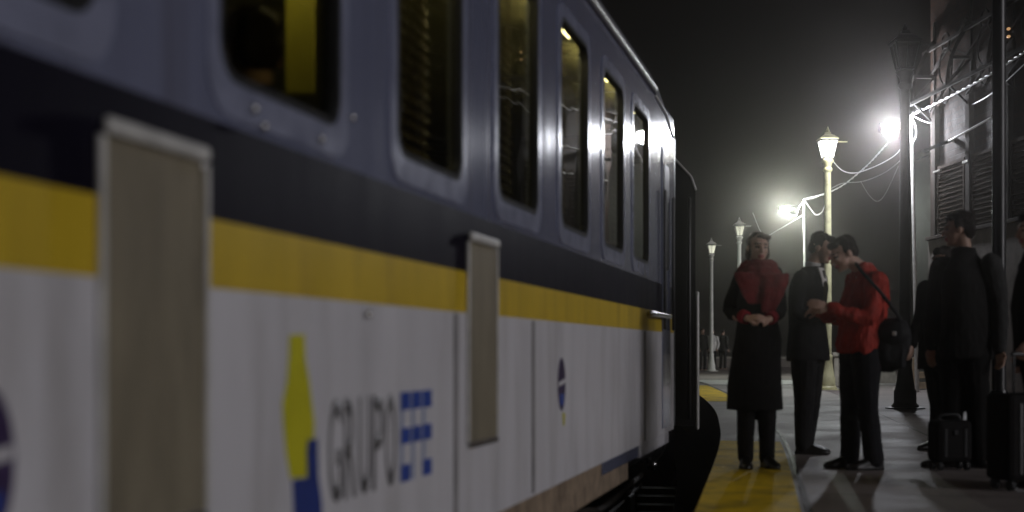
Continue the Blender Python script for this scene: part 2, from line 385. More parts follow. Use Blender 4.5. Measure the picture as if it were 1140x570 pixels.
bm = BM(); box(bm, -400, 400, -300, 500, -1.3, -1.05)
tag(obj('ground', bm, M_ballast), 'dark stony ground under the track and around the station', kind='structure')
bm = BM()
A = EDGE; B = [(70.0, y) for x, y in EDGE]
ribbon(bm, A, B, 0.0)
va = [bm.verts.new((x, y, 0.0)) for x, y in A]; vb = [bm.verts.new((x, y, -1.05)) for x, y in A]
for i in range(len(A) - 1): bm.faces.new((va[i], va[i + 1], vb[i + 1], vb[i])).material_index = 1
tag(obj('platform', bm, [M_pave, M_edge]), 'grey slab paved station platform along the curved track', kind='structure')
bm = BM(); 
for ya, yb in ((-40, 13.7), (23.5, 34.5)):
    E_ = [p for p in EDGE if ya <= p[1] <= yb]
    if yb < 20: E_.append((EDGE[[p[1] > yb for p in EDGE].index(True)][0] * 0.35 + E_[-1][0] * 0.65, 13.55))
    ribbon(bm, offset(E_, 0.002), offset(E_, 0.56), 0.004)
tag(obj('platform_edge_strip', bm, M_strip), 'worn yellow painted safety strip on the platform edge', kind='structure')
bm = BM(); ribbon(bm, offset(EDGE, 0.585), offset(EDGE, 0.62), 0.006)
tag(obj('edging_tiles', bm, M_tile), 'shiny glazed tile row beside the yellow strip', kind='structure')
bm = BM(); prism(bm, [(4.9, 35.4), (12.5, 35.0), (12.5, 39.5), (5.1, 40.0)], 'z', 0.001, 0.012)  # flat white band with random darker patches
tag(obj('white_band', bm, M_whitep), 'white band across the far platform', kind='structure')
bm = BM()
for d in (-0.62, -2.06):
    L0 = offset(EDGE, d - 0.5)
    for i in range(len(L0) - 1): beam(bm, (*L0[i], -0.93), (*L0[i + 1], -0.93), 0.07, 0.15)
mid = offset(EDGE, -1.84)
for i in range(len(mid) - 1):
    a = Vector((*mid[i], -1.02)); b = Vector((*mid[i + 1], -1.02)); n_ = max(1, int((b - a).length / 0.65)); t = (b - a).normalized(); s = Vector((t.y, -t.x, 0))
    for k in range(n_):
        p = a + (b - a) * k / n_; beam(bm, p - s * 1.3, p + s * 1.3, 0.24, 0.08)
bm.faces.ensure_lookup_table()
for f in bm.faces: f.material_index = 1 if max(v.co.z for v in f.verts) < -0.95 and f.calc_center_median().z < -0.97 and max(v.co.z for v in f.verts) < -0.97 else 0
tag(obj('railway_track', bm, [M_rail, M_sleeper]), 'steel rails on sleepers beside the platform', kind='structure')

# ------------------------------------------------------------------ the railway carriage in the foreground
K = 1.02623
TH = -math.atan(0.2306)
car = thing('railway_carriage', 'blue, yellow and white passenger carriage with lettering, filling the left side', 'railway carriage', (-1.5, 0, 0), TH)
U0, U1 = -5.0, 12.83 * K
WIN = [((y - 0.03) * K, (y + 0.83) * K) for y in (-2.14, -0.74, 0.65, 2.05, 3.445, 4.82, 6.235, 7.64, 9.02, 10.32)]
WZ0, WZ1 = 1.515, 2.685
GUT = 2.99
WIDTH = 2.85
bands = [(0.153, 1.017, 0), (1.017, 1.182, 1), (1.182, 1.42, 2), (1.42, WZ0, 3), (WZ0, WZ1, 3), (WZ1, GUT - 0.05, 3)]
def side(bm, w, thick):
    for z0, z1, mi in bands:
        if z0 == WZ0:
            u = U0
            for a, b in WIN + [(U1, U1)]:
                if a - u > 0.01: box(bm, w - thick, w, u, a, z0, z1, mi)
                u = b
        else:
            box(bm, w - thick, w, U0, U1, z0, z1, mi)
bm = BM(); side(bm, 0, 0.06)
bm2 = bm
# end walls, floor, ceiling lining and the far side belong to the same shell
side(bm, -WIDTH + 0.06, 0.06)
box(bm, -WIDTH + 0.062, -0.062, U1 - 0.07, U1 - 0.002, 0.16, 2.93, 4)
box(bm, -WIDTH + 0.062, -0.062, U0 + 0.002, U0 + 0.07, 0.16, 2.93, 4)
box(bm, -WIDTH + 0.062, -0.062, U0 + 0.072, U1 - 0.072, 0.40, 0.48, 4)
box(bm, -WIDTH + 0.062, -0.062, U0 + 0.072, U1 - 0.072, 2.82, 2.86, 5)
obj('body', bm, [M_white, M_yellow, M_navy, M_slate, M_black, M_inwall], car)
# roof: shallow arch whose shoulder drops towards the carriage end
bm = BM(); secs = []
def arch(u, drop):
    pts = []
    for k in range(15):
        t = math.pi * k / 14
        x = -WIDTH / 2 + math.cos(t) * (WIDTH / 2 + 0.01)
        z = GUT - 0.046 - drop * 0.2 + (0.42 - drop * 0.35) * math.sin(t) ** 0.7
        pts.append((x, u, z))
    return pts
prev = None
for u, d in ((U0, 0), (U1 - 1.45, 0), (U1 - 0.9, 0.12), (U1 - 0.45, 0.35), (U1 - 0.15, 0.65), (U1, 0.95)):
    r = [bm.verts.new(p) for p in arch(u, d)]
    if prev:
        for i in range(14): bm.faces.new((prev[i], prev[i + 1], r[i + 1], r[i]))
    prev = r
obj('roof', bm, M_roof, car, smooth=True)
bm = BM(); tube(bm, [(0.018, U0, GUT - 0.03), (0.018, U1 - 1.45, GUT - 0.03)], 0.022, 10)
obj('gutter', bm, M_galv, car, smooth=True)
bm = BM(); tube(bm, [(0.004, U1 - 1.3, GUT - 0.06), (0.004, U1 - 0.6, GUT - 0.10), (0.004, U1 - 0.1, GUT - 0.22)], 0.012, 8)
obj('gutter', bm, M_galv, car, smooth=True)
# windows
def rrect(a, b, z0, z1, r, n=5):
    pts = []
    for cx, cz, t0 in ((b - r, z1 - r, 0), (a + r, z1 - r, 90), (a + r, z0 + r, 180), (b - r, z0 + r, 270)):
        for k in range(n + 1):
            t = R(t0 + 90 * k / n); pts.append((cx + r * math.cos(t), cz + r * math.sin(t)))
    return pts
def ringframe(bm, outer, inner, w0, w1):
    n = len(outer)
    V = [[bm.verts.new((w, p[0], p[1])) for p in P] for w, P in ((w1, outer), (w1, inner), (w0, inner), (w0, outer))]
    for j in range(4):
        A, B = V[j], V[(j + 1) % 4]
        for i in range(n): bm.faces.new((A[i], A[(i + 1) % n], B[(i + 1) % n], B[i]))
def window(a, b, sgn=1):
    w = 0.0 if sgn > 0 else -WIDTH
    f = BM(); ringframe(f, rrect(a - 0.055, b + 0.055, WZ0 - 0.075, WZ1 + 0.055, 0.12), rrect(a + 0.012, b - 0.012, WZ0 + 0.012, WZ1 - 0.012, 0.10), w - sgn * 0.05, w + sgn * 0.006)
    root = obj('window', f, M_frame, car, smooth='auto')
    g = BM(); ringframe(g, rrect(a + 0.0135, b - 0.0135, WZ0 + 0.0135, WZ1 - 0.0135, 0.10), rrect(a + 0.036, b - 0.036, WZ0 + 0.036, WZ1 - 0.036, 0.085), w - sgn * 0.04, w + sgn * 0.006)
    obj('gasket', g, M_rubber, root)
    p = BM(); prism(p, rrect(a + 0.0355, b - 0.0355, WZ0 + 0.0355, WZ1 - 0.0355, 0.085), 'x', w - sgn * 0.022, w - sgn * 0.017)
    obj('pane', p, M_glass, root)
for a, b in WIN: window(a, b)
for a, b in WIN: window(a, b, -1)
# tan cover panels with bright caps
for y in (2.885, 5.72):
    u = y * K
    p = BM(); box(p, 0.001, 0.012, u, u + 0.465, -0.375 + CAMH, 0.435 + CAMH)
    c = obj('cover_panel', p, M_tan, car, bevel=0.004)
    q = BM(); box(q, 0.0015, 0.028, u - 0.004, u + 0.469, 0.436 + CAMH, 0.475 + CAMH); obj('cap', q, M_galv, c, bevel=0.012)
    q = BM(); box(q, 0.0015, 0.02, u - 0.006, u + 0.471, -0.40 + CAMH, -0.376 + CAMH); obj('sill', q, M_chrome, c, bevel=0.008)
    for s in (u - 0.021, u + 0.466):
        q = BM(); box(q, 0.0012, 0.016, s, s + 0.02, -0.375 + CAMH, 0.435 + CAMH); obj('side_trim', q, M_galv, c, bevel=0.004)
for y in (6.92, 5.52, 10.9):
    q = BM(); box(q, 0.0005, 0.006, y * K, y * K + 0.05, 0.17, 1.01); obj('seam_strip', q, M_seam, car)
for px, py in ((277, 121), (288, 141), (352, 155), (387, 131), (219, 186), (405, 350)):
    y = FPX * 1.5 / (935 - px); q = BM(); ell(q, (0.016, y * K, CAMH + 1.5 * (389 - py) / (935 - px)), (0.010, 0.012, 0.012), None, 10); obj('glint_bolt', q, M_chrome, car, smooth=True)  # chrome domes added to catch the lamps as bright spots
# half-round chrome rail added to make a glint on the yellow band
def glint_bar(name, u0, u1, z, r, w=0.03, m=M_chrome, posts=True):
    q = BM(); tube(q, [(w, u0, z), (w, u1, z)], r, 10)
    o = obj(name, q, m, car, smooth=True)
    if posts:
        for u in (u0 + 0.05, u1 - 0.05):
            k = BM(); tube(k, [(0.0, u, z), (w, u, z)], r * 0.7, 8, False); obj('bracket', k, m, o, smooth=True)
glint_bar('grab_rail', 11.05 * K, 12.25 * K, 1.15, 0.024)
for y in (11.95, 12.55):
    q = BM(); tube(q, [(0.03, y * K, 1.05), (0.03, y * K, 2.2)], 0.014, 8); obj('door_rail', q, M_black, car, smooth=True)
q = BM(); box(q, 0.0008, 0.008, 11.98 * K, 12.50 * K, 0.20, 2.62); d_ = obj('door', q, [M_slate], car)
q = BM(); prism(q, rrect(12.08 * K, 12.40 * K, 1.55, 2.45, 0.06), 'x', 0.0085, 0.012); obj('door_window', q, M_black, d_)
# lettering and emblems on the white panel
def flat(name, poly, m, parent=car, w=0.003):     # poly in photograph pixels projected onto the carriage side
    q = BM(); pts = []
    for px, py in poly:
        y = FPX * 1.5 / (935 - px); pts.append((y * K, CAMH + 1.5 * (389 - py) / (935 - px)))
    prism(q, pts, 'x', 0.0006, w, 0); return obj(name, q, m, parent)
logo = flat('logo_shape', [(322, 373), (338, 372), (339, 400), (344, 428), (349, 470), (348, 498), (340, 500), (341, 531), (323, 533), (318, 505), (315, 470), (314, 450), (319, 425), (321, 400)], M_logoY)
flat('logo_foot', [(341, 490), (352, 488), (353, 530), (357, 560), (358, 600), (328, 606), (325, 534), (341, 532)], M_logoB, car, 0.0045)
def letters(txt, u0, u1, z0, z1, m, name):
    cu = bpy.data.curves.new(name, 'FONT'); cu.body = txt; cu.size = 1; cu.extrude = 0.0; cu.offset = 0.012
    t = link(bpy.data.objects.new('t', cu)); dg = bpy.context.evaluated_depsgraph_get(); dg.update()
    me = bpy.data.meshes.new_from_object(t.evaluated_get(dg)); bpy.data.objects.remove(t)
    xs = [v.co.x for v in me.vertices]; ys = [v.co.y for v in me.vertices]
    for v in me.vertices:
        fx = (v.co.x - min(xs)) / (max(xs) - min(xs)); fy = (v.co.y - min(ys)) / (max(ys) - min(ys))
        v.co = Vector((0.002, u0 + fx * (u1 - u0), z0 + fy * (z1 - z0)))
    me.materials.clear(); me.materials.append(m)
    o = link(bpy.data.objects.new(name, me)); o.parent = car
    s = o.modifiers.new('s', 'SOLIDIFY'); s.thickness = 0.0015
    return o
LZ0, LZ1 = CAMH - 0.455, CAMH - 0.147
du = (4.82 - 4.17) / 5
for i, ch in enumerate('GRUPO'):
    y = 4.17 + i * du
    letters(ch, y * K, (y + du * 0.84) * K, LZ0, LZ1, M_letter, 'letter')
for i, ch in enumerate('EFE'):
    y = 4.85 + i * 0.128; u = y * K; e = u + 0.112; zz = LZ1 - LZ0
    q = BM(); box(q, 0.0006, 0.0022, u, u + 0.03, LZ0, LZ1)
    l = obj('letter', q, M_efeL, car)
    bars = [(0.80, 1.0), (0.42, 0.60)] + ([(0.0, 0.19)] if ch == 'E' else [])
    for a, b in bars:
        q = BM(); box(q, 0.0025, 0.0035, u, e, LZ0 + a * zz, LZ0 + b * zz); obj('letter_bar', q, M_efeB, l)
def emblem(yc, hw, ztop, zbot):
    pts = [(yc * K + hw * math.cos(t * math.pi / 12), (ztop + zbot) / 2 + (ztop - zbot) / 2 * math.sin(t * math.pi / 12)) for t in range(24)]
    q = BM(); prism(q, pts, 'x', 0.0006, 0.0025); e = obj('emblem', q, M_emblem, car)
    q = BM(); zc = (ztop + zbot) / 2
    prism(q, [(yc * K - hw * 0.9, zc + 0.012), (yc * K + hw * 0.9, zc + 0.03), (yc * K + hw * 0.9, zc + 0.005), (yc * K - hw * 0.9, zc - 0.012)], 'x', 0.0027, 0.0035); obj('emblem_bar', q, M_white, e)
    q = BM(); prism(q, [(yc * K - hw * 0.6, zbot + 0.09), (yc * K + hw * 0.6, zbot + 0.09), (yc * K + hw * 0.45, zbot + 0.03), (yc * K - hw * 0.45, zbot + 0.03)], 'x', 0.0027, 0.0035); obj('emblem_field', q, M_efeB, e)
    q = BM(); prism(q, [(yc * K + hw * 0.2, zbot - 0.01), (yc * K + hw * 0.9, zbot - 0.02), (yc * K + hw * 0.8, zbot - 0.085), (yc * K + hw * 0.4, zbot - 0.08)], 'x', 0.0006, 0.0022); obj('emblem_tail', q, M_logoY, e)
emblem(7.66, 0.105, CAMH - 0.045, CAMH - 0.33)
emblem(2.49, 0.095, CAMH - 0.06, CAMH - 0.345)
# underframe, skirt, bogie and wheels
bm = BM(); box(bm, -0.12, -0.012, U0, 10.15 * K, -0.06, 0.150); obj('solebar', bm, M_brownbeam, car, bevel=0.01)
bm = BM(); box(bm, -0.010, -0.003, 9.0 * K, 10.6 * K, 0.07, 0.150); obj('step_box', bm, M_slate, car, bevel=0.01)
bm = BM(); box(bm, -0.08, -0.004, 10.7 * K, 12.5 * K, 0.05, 0.150); obj('end_skirt', bm, M_white, car, bevel=0.01)
bm = BM(); box(bm, -2.7, -0.16, U0 + 0.1, U1 - 0.1, -0.06, 0.38); obj('underframe', bm, M_black, car)
for u, l_, z0_ in ((5.2, 1.1, -0.45), (6.6, 0.9, -0.38), (7.7, 0.5, -0.52)):
    bm = BM(); box(bm, -0.75, -0.16, u * K, (u + l_) * K, z0_, -0.065); eb = obj('equipment_box', bm, M_brownd, car, bevel=0.02)
    bm = BM(); box(bm, -0.158, -0.14, (u + l_ * 0.3) * K, (u + l_ * 0.45) * K, z0_ + 0.08, z0_ + 0.14); obj('latch', bm, M_galv, eb)
for z, r in ((-0.12, 0.025), (-0.20, 0.016)):
    bm = BM(); tube(bm, spline([(-0.10, 4.0, z), (-0.11, 7.5, z - 0.03), (-0.10, 9.0, z - 0.02), (-0.16, 10.2, z - 0.12), (-0.22, 12.6, z - 0.1)], 6), r, 8); obj('air_pipe', bm, M_brownd, car, smooth=True)
for uc in (10.4, -1.5):
    bm = BM(); box(bm, -0.40, -0.22, uc - 1.8, uc + 1.8, -0.62, -0.30); box(bm, -0.36, -0.2, uc - 0.5, uc + 0.5, -0.85, -0.62); box(bm, -2.47, -2.30, uc - 1.7, uc + 1.7, -0.50, -0.30); box(bm, -2.30, -0.55, uc - 0.2, uc + 0.2, -0.5, -0.2)
    bo = obj('bogie', bm, M_black, car, bevel=0.02)
    for du_ in (-1.15, 1.15):
        for w in (-0.72, -2.16):
            q = BM(); rings(q, [((w + s * 0.06, uc + du_, -0.43), (0, r, 0), (0, 0, r)) for s, r in ((-1, 0.40), (-0.9, 0.43), (0.3, 0.42), (0.5, 0.46), (1, 0.46))], 28)
            obj('wheel', q, M_rail, bo, smooth='auto')
        q = BM(); box(q, -0.24, -0.14, uc + du_ - 0.14, uc + du_ + 0.14, -0.56, -0.28); obj('axle_box', q, M_black, bo, bevel=0.02)
# the dark vestibule bellows at the carriage end
bm = BM()
for k in range(6):
    u = U1 + 0.004 + k * 0.085
    box(bm, -2.05, -0.72, u, u + 0.05, 0.35, 2.72); box(bm, -1.98, -0.80, u + 0.05, u + 0.0848, 0.42, 2.65)
obj('gangway_bellows', bm, M_rubber, car, bevel=0.01)
bm = BM(); box(bm, -0.10, 0.002, U1 + 0.001, U1 + 0.12, 0.17, 2.80); obj('corner_post', bm, M_black, car, bevel=0.02)
bm = BM(); tube(bm, spline([(-0.35, U1 - 0.1, 0.1), (-0.28, U1 + 0.2, -0.05), (-0.3, U1 + 0.5, -0.2), (-0.4, U1 + 0.8, 0.0)], 6), 0.03, 8); h_ = obj('brake_hose', bm, M_rubber, car, smooth=True)
bm = BM(); ell(bm, (-0.20, U1 + 0.05, -0.18), (0.05, 0.05, 0.05)); obj('coupling_cock', bm, M_chrome, h_, smooth=True)
for w in (-0.5, -2.3):
    bm = BM(); rings(bm, [((w, U1 + s, -0.02), (r, 0, 0), (0, 0, r)) for s, r in ((0, 0.09), (0.35, 0.09), (0.351, 0.22), (0.40, 0.20))], 20); obj('buffer', bm, M_black, car, smooth='auto')
# interior: seats, partition, lamps
for k, (a, b) in enumerate(WIN):
    for w0 in (-0.16, -2.10):
        bm = BM(); u = b + 0.20
        box(bm, w0 - 0.52, w0, u - 0.50, u - 0.001, 0.80, 0.95); box(bm, w0 - 0.52, w0, u, u + 0.12, 0.80, 1.50)
        obj('passenger_seat', bm, M_seat, car, bevel=0.04)
bm = BM(); box(bm, -0.675, -0.55, 5.46 * K, 5.48 * K, 1.87, 2.75); obj('partition', bm, M_inyel, car, bevel=0.01)
for w in (-2.45,):
    bm = BM(); box(bm, w - 0.2, w + 0.2, U0 + 0.3, U1 - 0.3, 2.30, 2.33); tube(bm, [(w + 0.21, U0 + 0.3, 2.34), (w + 0.21, U1 - 0.3, 2.34)], 0.018, 8); obj('luggage_rack', bm, M_galv, car)
for k, (a, b) in enumerate(WIN[5:]):      # lamp strips tucked above the windows
    bm = BM(); box(bm, -0.11, -0.064, a + 0.05, b - 0.05, 2.715, 2.765); obj('lamp_strip', bm, M_tube, car)
    bm = BM(); z = 2.66 - 0.02 * k; i = 0
    while z > 1.56 + 0.07 * (k % 3):
        vs = [bm.verts.new(p) for p in ((-0.150, a, z), (-0.150, b, z), (-0.128, b, z - 0.030), (-0.128, a, z - 0.030))]
        vt = [bm.verts.new((v.co.x - 0.003, v.co.y, v.co.z - 0.002)) for v in vs]
        bm.faces.new(vs); bm.faces.new(vt[::-1])
        for q in range(4): bm.faces.new((vs[q], vs[(q + 1) % 4], vt[(q + 1) % 4], vt[q]))
        z -= 0.048; i += 1
    for yy in (a + 0.12, b - 0.12): tube(bm, [(-0.125, yy, 2.68), (-0.125, yy, z + 0.03)], 0.004, 6)
    obj('blind', bm, M_blind, car)
bm = BM(); box(bm, -0.67, -0.555, 5.30 * K, 5.44 * K, 2.62, 2.66); o_ = obj('partition_fill', bm, M_tube, car)  # added light, out of view, to brighten the partition
bm = BM(); box(bm, -0.69, -0.535, 5.27 * K, 5.285 * K, 2.45, 2.70); obj('fill_blocker', bm, M_black, o_)  # black plate added to keep that light off the passenger

# second vehicle, dark, its end wall turned with the curve
c2 = at(774, 480, 13.95)
car2 = thing('railway_carriage', 'black carriage end with grab rails, coupled behind the blue and white carriage', 'railway carriage', (c2.x, c2.y, 0), -math.atan(0.095))
bm = BM(); prof = [(-2.8, 0.12), (0, 0.12), (0, 2.42), (-0.04, 2.56), (-0.16, 2.70), (-0.45, 2.86), (-1.0, 2.98), (-1.4, 3.0), (-1.8, 2.98), (-2.35, 2.86), (-2.64, 2.70), (-2.76, 2.56), (-2.8, 2.42)]
prism(bm, prof, 'y', 0, 17.0); obj('body', bm, M_black, car2)
bm = BM(); tube(bm, [(-0.20, -0.012, 2.74), (-0.04, -0.012, 2.565), (0.004, -0.012, 2.44)], 0.010, 8); obj('shoulder_glint', bm, M_galv, car2, smooth=True)  # pale tube added as the highlight along the roof shoulder
for x in (-0.06, -0.30, -0.52):
    bm = BM(); tube(bm, [(x, -0.0, 0.2), (x, -0.05, 0.25), (x, -0.05, 2.3), (x, 0.0, 2.35)], 0.018, 8); obj('end_rail', bm, M_black, car2, smooth=True)
bm = BM(); tube(bm, [(0.02, 0.02, 0.10), (0.02, 0.02, 1.42)], 0.020, 8); obj('grab_rail', bm, M_galv, car2, smooth=True)
bm = BM(); box(bm, -2.6, -0.2, 0.3, 16.7, -0.5, 0.119); obj('underframe', bm, M_black, car2)
for w in (-0.72, -2.1):
    for u in (1.5, 3.6, 13.2, 15.3):
        q = BM(); rings(q, [((w + s * 0.06, u, -0.43), (0, r, 0), (0, 0, r)) for s, r in ((-1, 0.40), (-0.9, 0.43), (0.3, 0.42), (0.5, 0.46), (1, 0.46))], 24); obj('wheel', q, M_rail, car2, smooth='auto')
for w in (-0.5, -2.3):
    bm = BM(); rings(bm, [((w, -s, -0.02), (r, 0, 0), (0, 0, r)) for s, r in ((0, 0.09), (0.25, 0.09), (0.251, 0.22), (0.29, 0.20))], 20); obj('buffer', bm, M_black, car2, smooth='auto')

# ------------------------------------------------------------------ station building with its lattice canopy
WX0, WY0, WX1, WY1 = 8.95, 16.4, 8.25, 28.2
wl = math.hypot(WX1 - WX0, WY1 - WY0); wth = math.atan2(-(WX1 - WX0), WY1 - WY0)
bld = thing('station_building', 'dim station building with slatted shutters over a pale plinth, right edge', 'building', (WX0, WY0, 0), wth)
bm = BM(); box(bm, 0.0, 6.0, 0, wl, 0, 3.02); obj('plinth', bm, M_plaster, bld, bevel=0.01)
bm = BM(); box(bm, 0.05, 6.0, 0, wl, 3.021, 8.3); obj('wall', bm, M_wallb, bld)
bm = BM(); box(bm, -0.06, 0.049, 0, wl, 3.021, 3.09); obj('string_course', bm, M_trim, bld, bevel=0.01)
k = 0; y = wl - 0.32
while y > 1.8:
    p = BM(); box(p, -0.05, 0.049, y - 0.20, y, 3.092, 5.6); obj('pilaster', p, M_trim, bld, bevel=0.01)
    a, b = y - 1.55, y - 0.28
    f = BM()
    box(f, -0.02, 0.048, a - 0.06, a, 3.10, 4.42); box(f, -0.02, 0.048, b, b + 0.06, 3.10, 4.42); box(f, -0.02, 0.048, a, b, 4.36, 4.42)
    fo = obj('shutter', f, M_louvre, bld)
    s = BM()
    for i in range(14):
        z = 3.13 + i * 0.088; box(s, -0.012, 0.046, a + 0.004, b - 0.004, z, z + 0.02, 0, Matrix.Translation((0, 0, 0)) ); box(s, 0.02, 0.047, a + 0.004, b - 0.004, z + 0.0205, z + 0.066)
    obj('slats', s, M_louvre, fo)
    y -= 1.75; k += 1
p = BM(); tube(p, [(-0.08, wl - 1.0, 4.78), (-0.08, wl - 3.4, 4.92)], 0.02, 8); obj('pipe', p, M_galv, bld)
p = BM(); beam(p, (0.05, wl - 1.25, 4.85), (-0.55, wl - 1.25, 4.62), 0.14, 0.06); obj('wall_lamp', p, M_black, bld)
p = BM(); box(p, -0.06, 0.048, wl - 2.2, wl - 1.95, 4.30, 4.34); obj('sign_rail', p, M_galv, bld)
p = BM(); box(p, -0.10, -0.051, wl - 0.9, wl - 0.55, 4.30, 4.33); obj('bracket', p, M_galv, bld)
for i in range(6):       # lattice brackets carrying the canopy
    yb = wl - 0.25 - i * 1.9
    t = BM()
    arc = spline([(-0.42, yb, 5.70), (-0.36, yb, 6.15), (-0.12, yb, 6.70), (0.22, yb, 7.10), (0.8, yb, 7.3)], 4)
    for p0, p1 in zip(arc[:-1], arc[1:]): beam(t, p0, p1, 0.045, 0.06)
    beam(t, (0.04, yb, 6.22), (-0.38, yb, 6.22), 0.05, 0.06); beam(t, (0.045, yb, 5.2), (0.045, yb, 7.3), 0.06, 0.06)
    beam(t, (0.04, yb, 5.3), (-0.42, yb, 5.75), 0.04); beam(t, (0.04, yb, 6.22), (-0.42, yb, 5.72), 0.035); beam(t, (0.04, yb, 6.9), (-0.37, yb, 6.22), 0.035)
    obj('canopy_bracket', t, M_steel, bld)
    if i:
        t = BM(); y1 = yb + 1.9
        beam(t, (-0.05, yb, 6.95), (-0.05, y1, 6.25), 0.045); beam(t, (-0.05, yb, 6.25), (-0.05, y1, 5.55), 0.04); beam(t, (-0.05, y1, 6.9), (-0.05, yb, 6.28), 0.035)
        for cz, cr in ((6.25, 0.34), (5.75, 0.2), (6.7, 0.18)):
            cy = yb + 0.95; pts = [(-0.09, cy + cr * math.cos(a_ * math.pi / 10), cz + cr * math.sin(a_ * math.pi / 10)) for a_ in range(21)]
            tube(t, pts, 0.018, 6, False)
        obj('canopy_brace', t, M_steel, bld)
t = BM()
for x, z in ((-0.40, 5.70), (-0.10, 6.72)): beam(t, (x, 0.2, z), (x, wl, z), 0.05, 0.06)
obj('purlins', t, M_steel, bld)
t = BM(); box(t, 2.35, 6.0, wl + 4.6, wl + 7.6, 0, 5.6); box(t, 2.25, 6.1, wl + 4.45, wl + 7.7, 5.601, 5.75); obj('rear_wing', t, M_tin, bld)
t = BM(); n_ = 60
for i in range(n_):
    y0 = wl * i / n_; y1 = wl * (i + 1) / n_; dz = 0.02 * (i % 2)
    box(t, -0.30, 6.1, y0, y1 - 0.001, 8.35 + dz, 8.37 + dz)
obj('canopy_roof', t, M_tin, bld)
bm = BM()
for dz in (0, -0.13): ell(bm, (-0.12, wl - 4.2, 6.28 + dz), (0.03, 0.045, 0.025))
tag(obj('lamp_bulbs', bm, M_bulb, bld, smooth=True), 'two dim warm bulbs under the canopy')

# black canopy column
cp = at(1112, 400, 13.0)
cc = thing('canopy_column', 'thick black iron column rising past the top of the picture', 'column', (cp.x, cp.y, 0))
bm = BM(); lathe(bm, [(0.065, 0.5), (0.062, 1.2), (0.060, 4.7)], 20); obj('shaft', bm, M_black, cc, smooth='auto')
bm = BM(); lathe(bm, [(0.14, 0.0), (0.14, 0.10), (0.11, 0.14), (0.09, 0.42), (0.075, 0.498)], 20); obj('base', bm, M_black, cc, smooth='auto')
bm = BM(); lathe(bm, [(0.062, 4.701), (0.10, 4.76), (0.12, 4.90), (0.12, 4.95)], 20); obj('capital', bm, M_black, cc, smooth='auto')
bm = BM(); beam(bm, (0, 0, 5.03), (4.1, 5.0, 5.9), 0.10, 0.16); beam(bm, (0, -1.5, 5.03), (0, 1.5, 5.03), 0.10, 0.16); obj('roof_beam', bm, M_black, cc)

# ------------------------------------------------------------------ street lamps
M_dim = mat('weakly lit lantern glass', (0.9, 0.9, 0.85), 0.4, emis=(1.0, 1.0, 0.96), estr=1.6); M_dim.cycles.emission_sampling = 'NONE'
def lamp(label, loc, m, lit, group='cast iron lanterns along the platform', rz=0.0, scale=1.0):
    L = thing('street_lamp', label, 'street lamp', loc, rz, group); L.scale = (scale,) * 3
    b = BM(); lathe(b, [(0.29, 0), (0.29, 0.02), (0.20, 0.025), (0.20, 0.05), (0.165, 0.09), (0.165, 0.26), (0.145, 0.30), (0.12, 0.46), (0.095, 0.66), (0.105, 0.69), (0.105, 0.74), (0.082, 0.78)], 16); obj('base', b, m, L, smooth='auto')
    b = BM(); lathe(b, [(0.080, 0.781), (0.085, 1.5), (0.078, 3.2), (0.070, 4.75)], 16); obj('pole', b, m, L, smooth='auto')
    b = BM(); lathe(b, [(0.070, 4.751), (0.10, 4.79), (0.10, 4.83), (0.075, 4.86), (0.085, 4.93), (0.13, 4.99), (0.13, 5.02), (0.08, 5.05)], 16); obj('collar', b, m, L, smooth='auto')
    f = BM()
    z0, z1, r0, r1 = 5.06, 5.44, 0.125, 0.215
    for k in range(4):
        t0 = R(45 + 90 * k); t1 = R(135 + 90 * k)
        p = lambda t, r, z: Vector((r * 1.18 * math.cos(t), r * 1.18 * math.sin(t), z))
        beam(f, p(t0, r0, z0), p(t0, r1, z1), 0.022); beam(f, p(t0, r1, z1), p(t1, r1, z1), 0.03); beam(f, p(t0, r0, z0), p(t1, r0, z0), 0.03)
        beam(f, (p(t0, r0, z0) + p(t1, r0, z0)) / 2, (p(t0, r1, z1) + p(t1, r1, z1)) / 2, 0.014)
    fo = obj('lantern', f, M_backlit if m is M_backlit else M_black, L)
    for k in range(4):
        t0 = R(45 + 90 * k); t1 = R(135 + 90 * k); g = BM()
        q = [Vector((r * 1.12 * math.cos(t), r * 1.12 * math.sin(t), z)) for t, r, z in ((t0, r0, z0 + .012), (t1, r0, z0 + .012), (t1, r1, z1 - .012), (t0, r1, z1 - .012))]
        nn = (q[1] - q[0]).cross(q[2] - q[0]).normalized() * 0.004
        A_ = [g.verts.new(v) for v in q]; B_ = [g.verts.new(v + nn) for v in q]
        g.faces.new(A_[::-1]); g.faces.new(B_)
        for i in range(4): g.faces.new((A_[i], A_[(i + 1) % 4], B_[(i + 1) % 4], B_[i]))
        obj('glass', g, M_lit if lit else (M_dim if m is M_floodlit and k in (0, 3) else M_lglass), fo)
    b = BM(); rings(b, [((0, 0, z), (r * math.cos(R(45)), r * math.sin(R(45)), 0), (-r * math.sin(R(45)), r * math.cos(R(45)), 0)) for r, z in ((0.27, 5.455), (0.29, 5.475), (0.17, 5.55), (0.09, 5.58), (0.075, 5.63))], 4); obj('cap', b, m, L)
    b = BM(); lathe(b, [(0.03, 5.631), (0.045, 5.66), (0.03, 5.69), (0.008, 5.75)], 10); obj('finial', b, m, L, smooth=True)
    b = BM(); tube(b, [(0.1, 0, 5.42), (0.42, 0, 5.42)], 0.014, 8); obj('ladder_arm', b, m, L)
    if lit:
        pl = bpy.data.lights.new('lantern_light', 'POINT'); pl.energy = LAMP_W; pl.color = (1.0, 0.98, 0.88); pl.shadow_soft_size = 0.12
        o = link(bpy.data.objects.new('lantern_light', pl)); o.location = (0, -0.30, 5.2); o.parent = L
        b = BM(); ell(b, (0, 0, 5.24), (0.05, 0.05, 0.09)); obj('bulb', b, M_lit, fo, smooth=True)
    return L
def base_of(px, py):
    Y = FPX * CAMH / (py - 389); v = at(px, py, Y); return (v.x, v.y, 0)
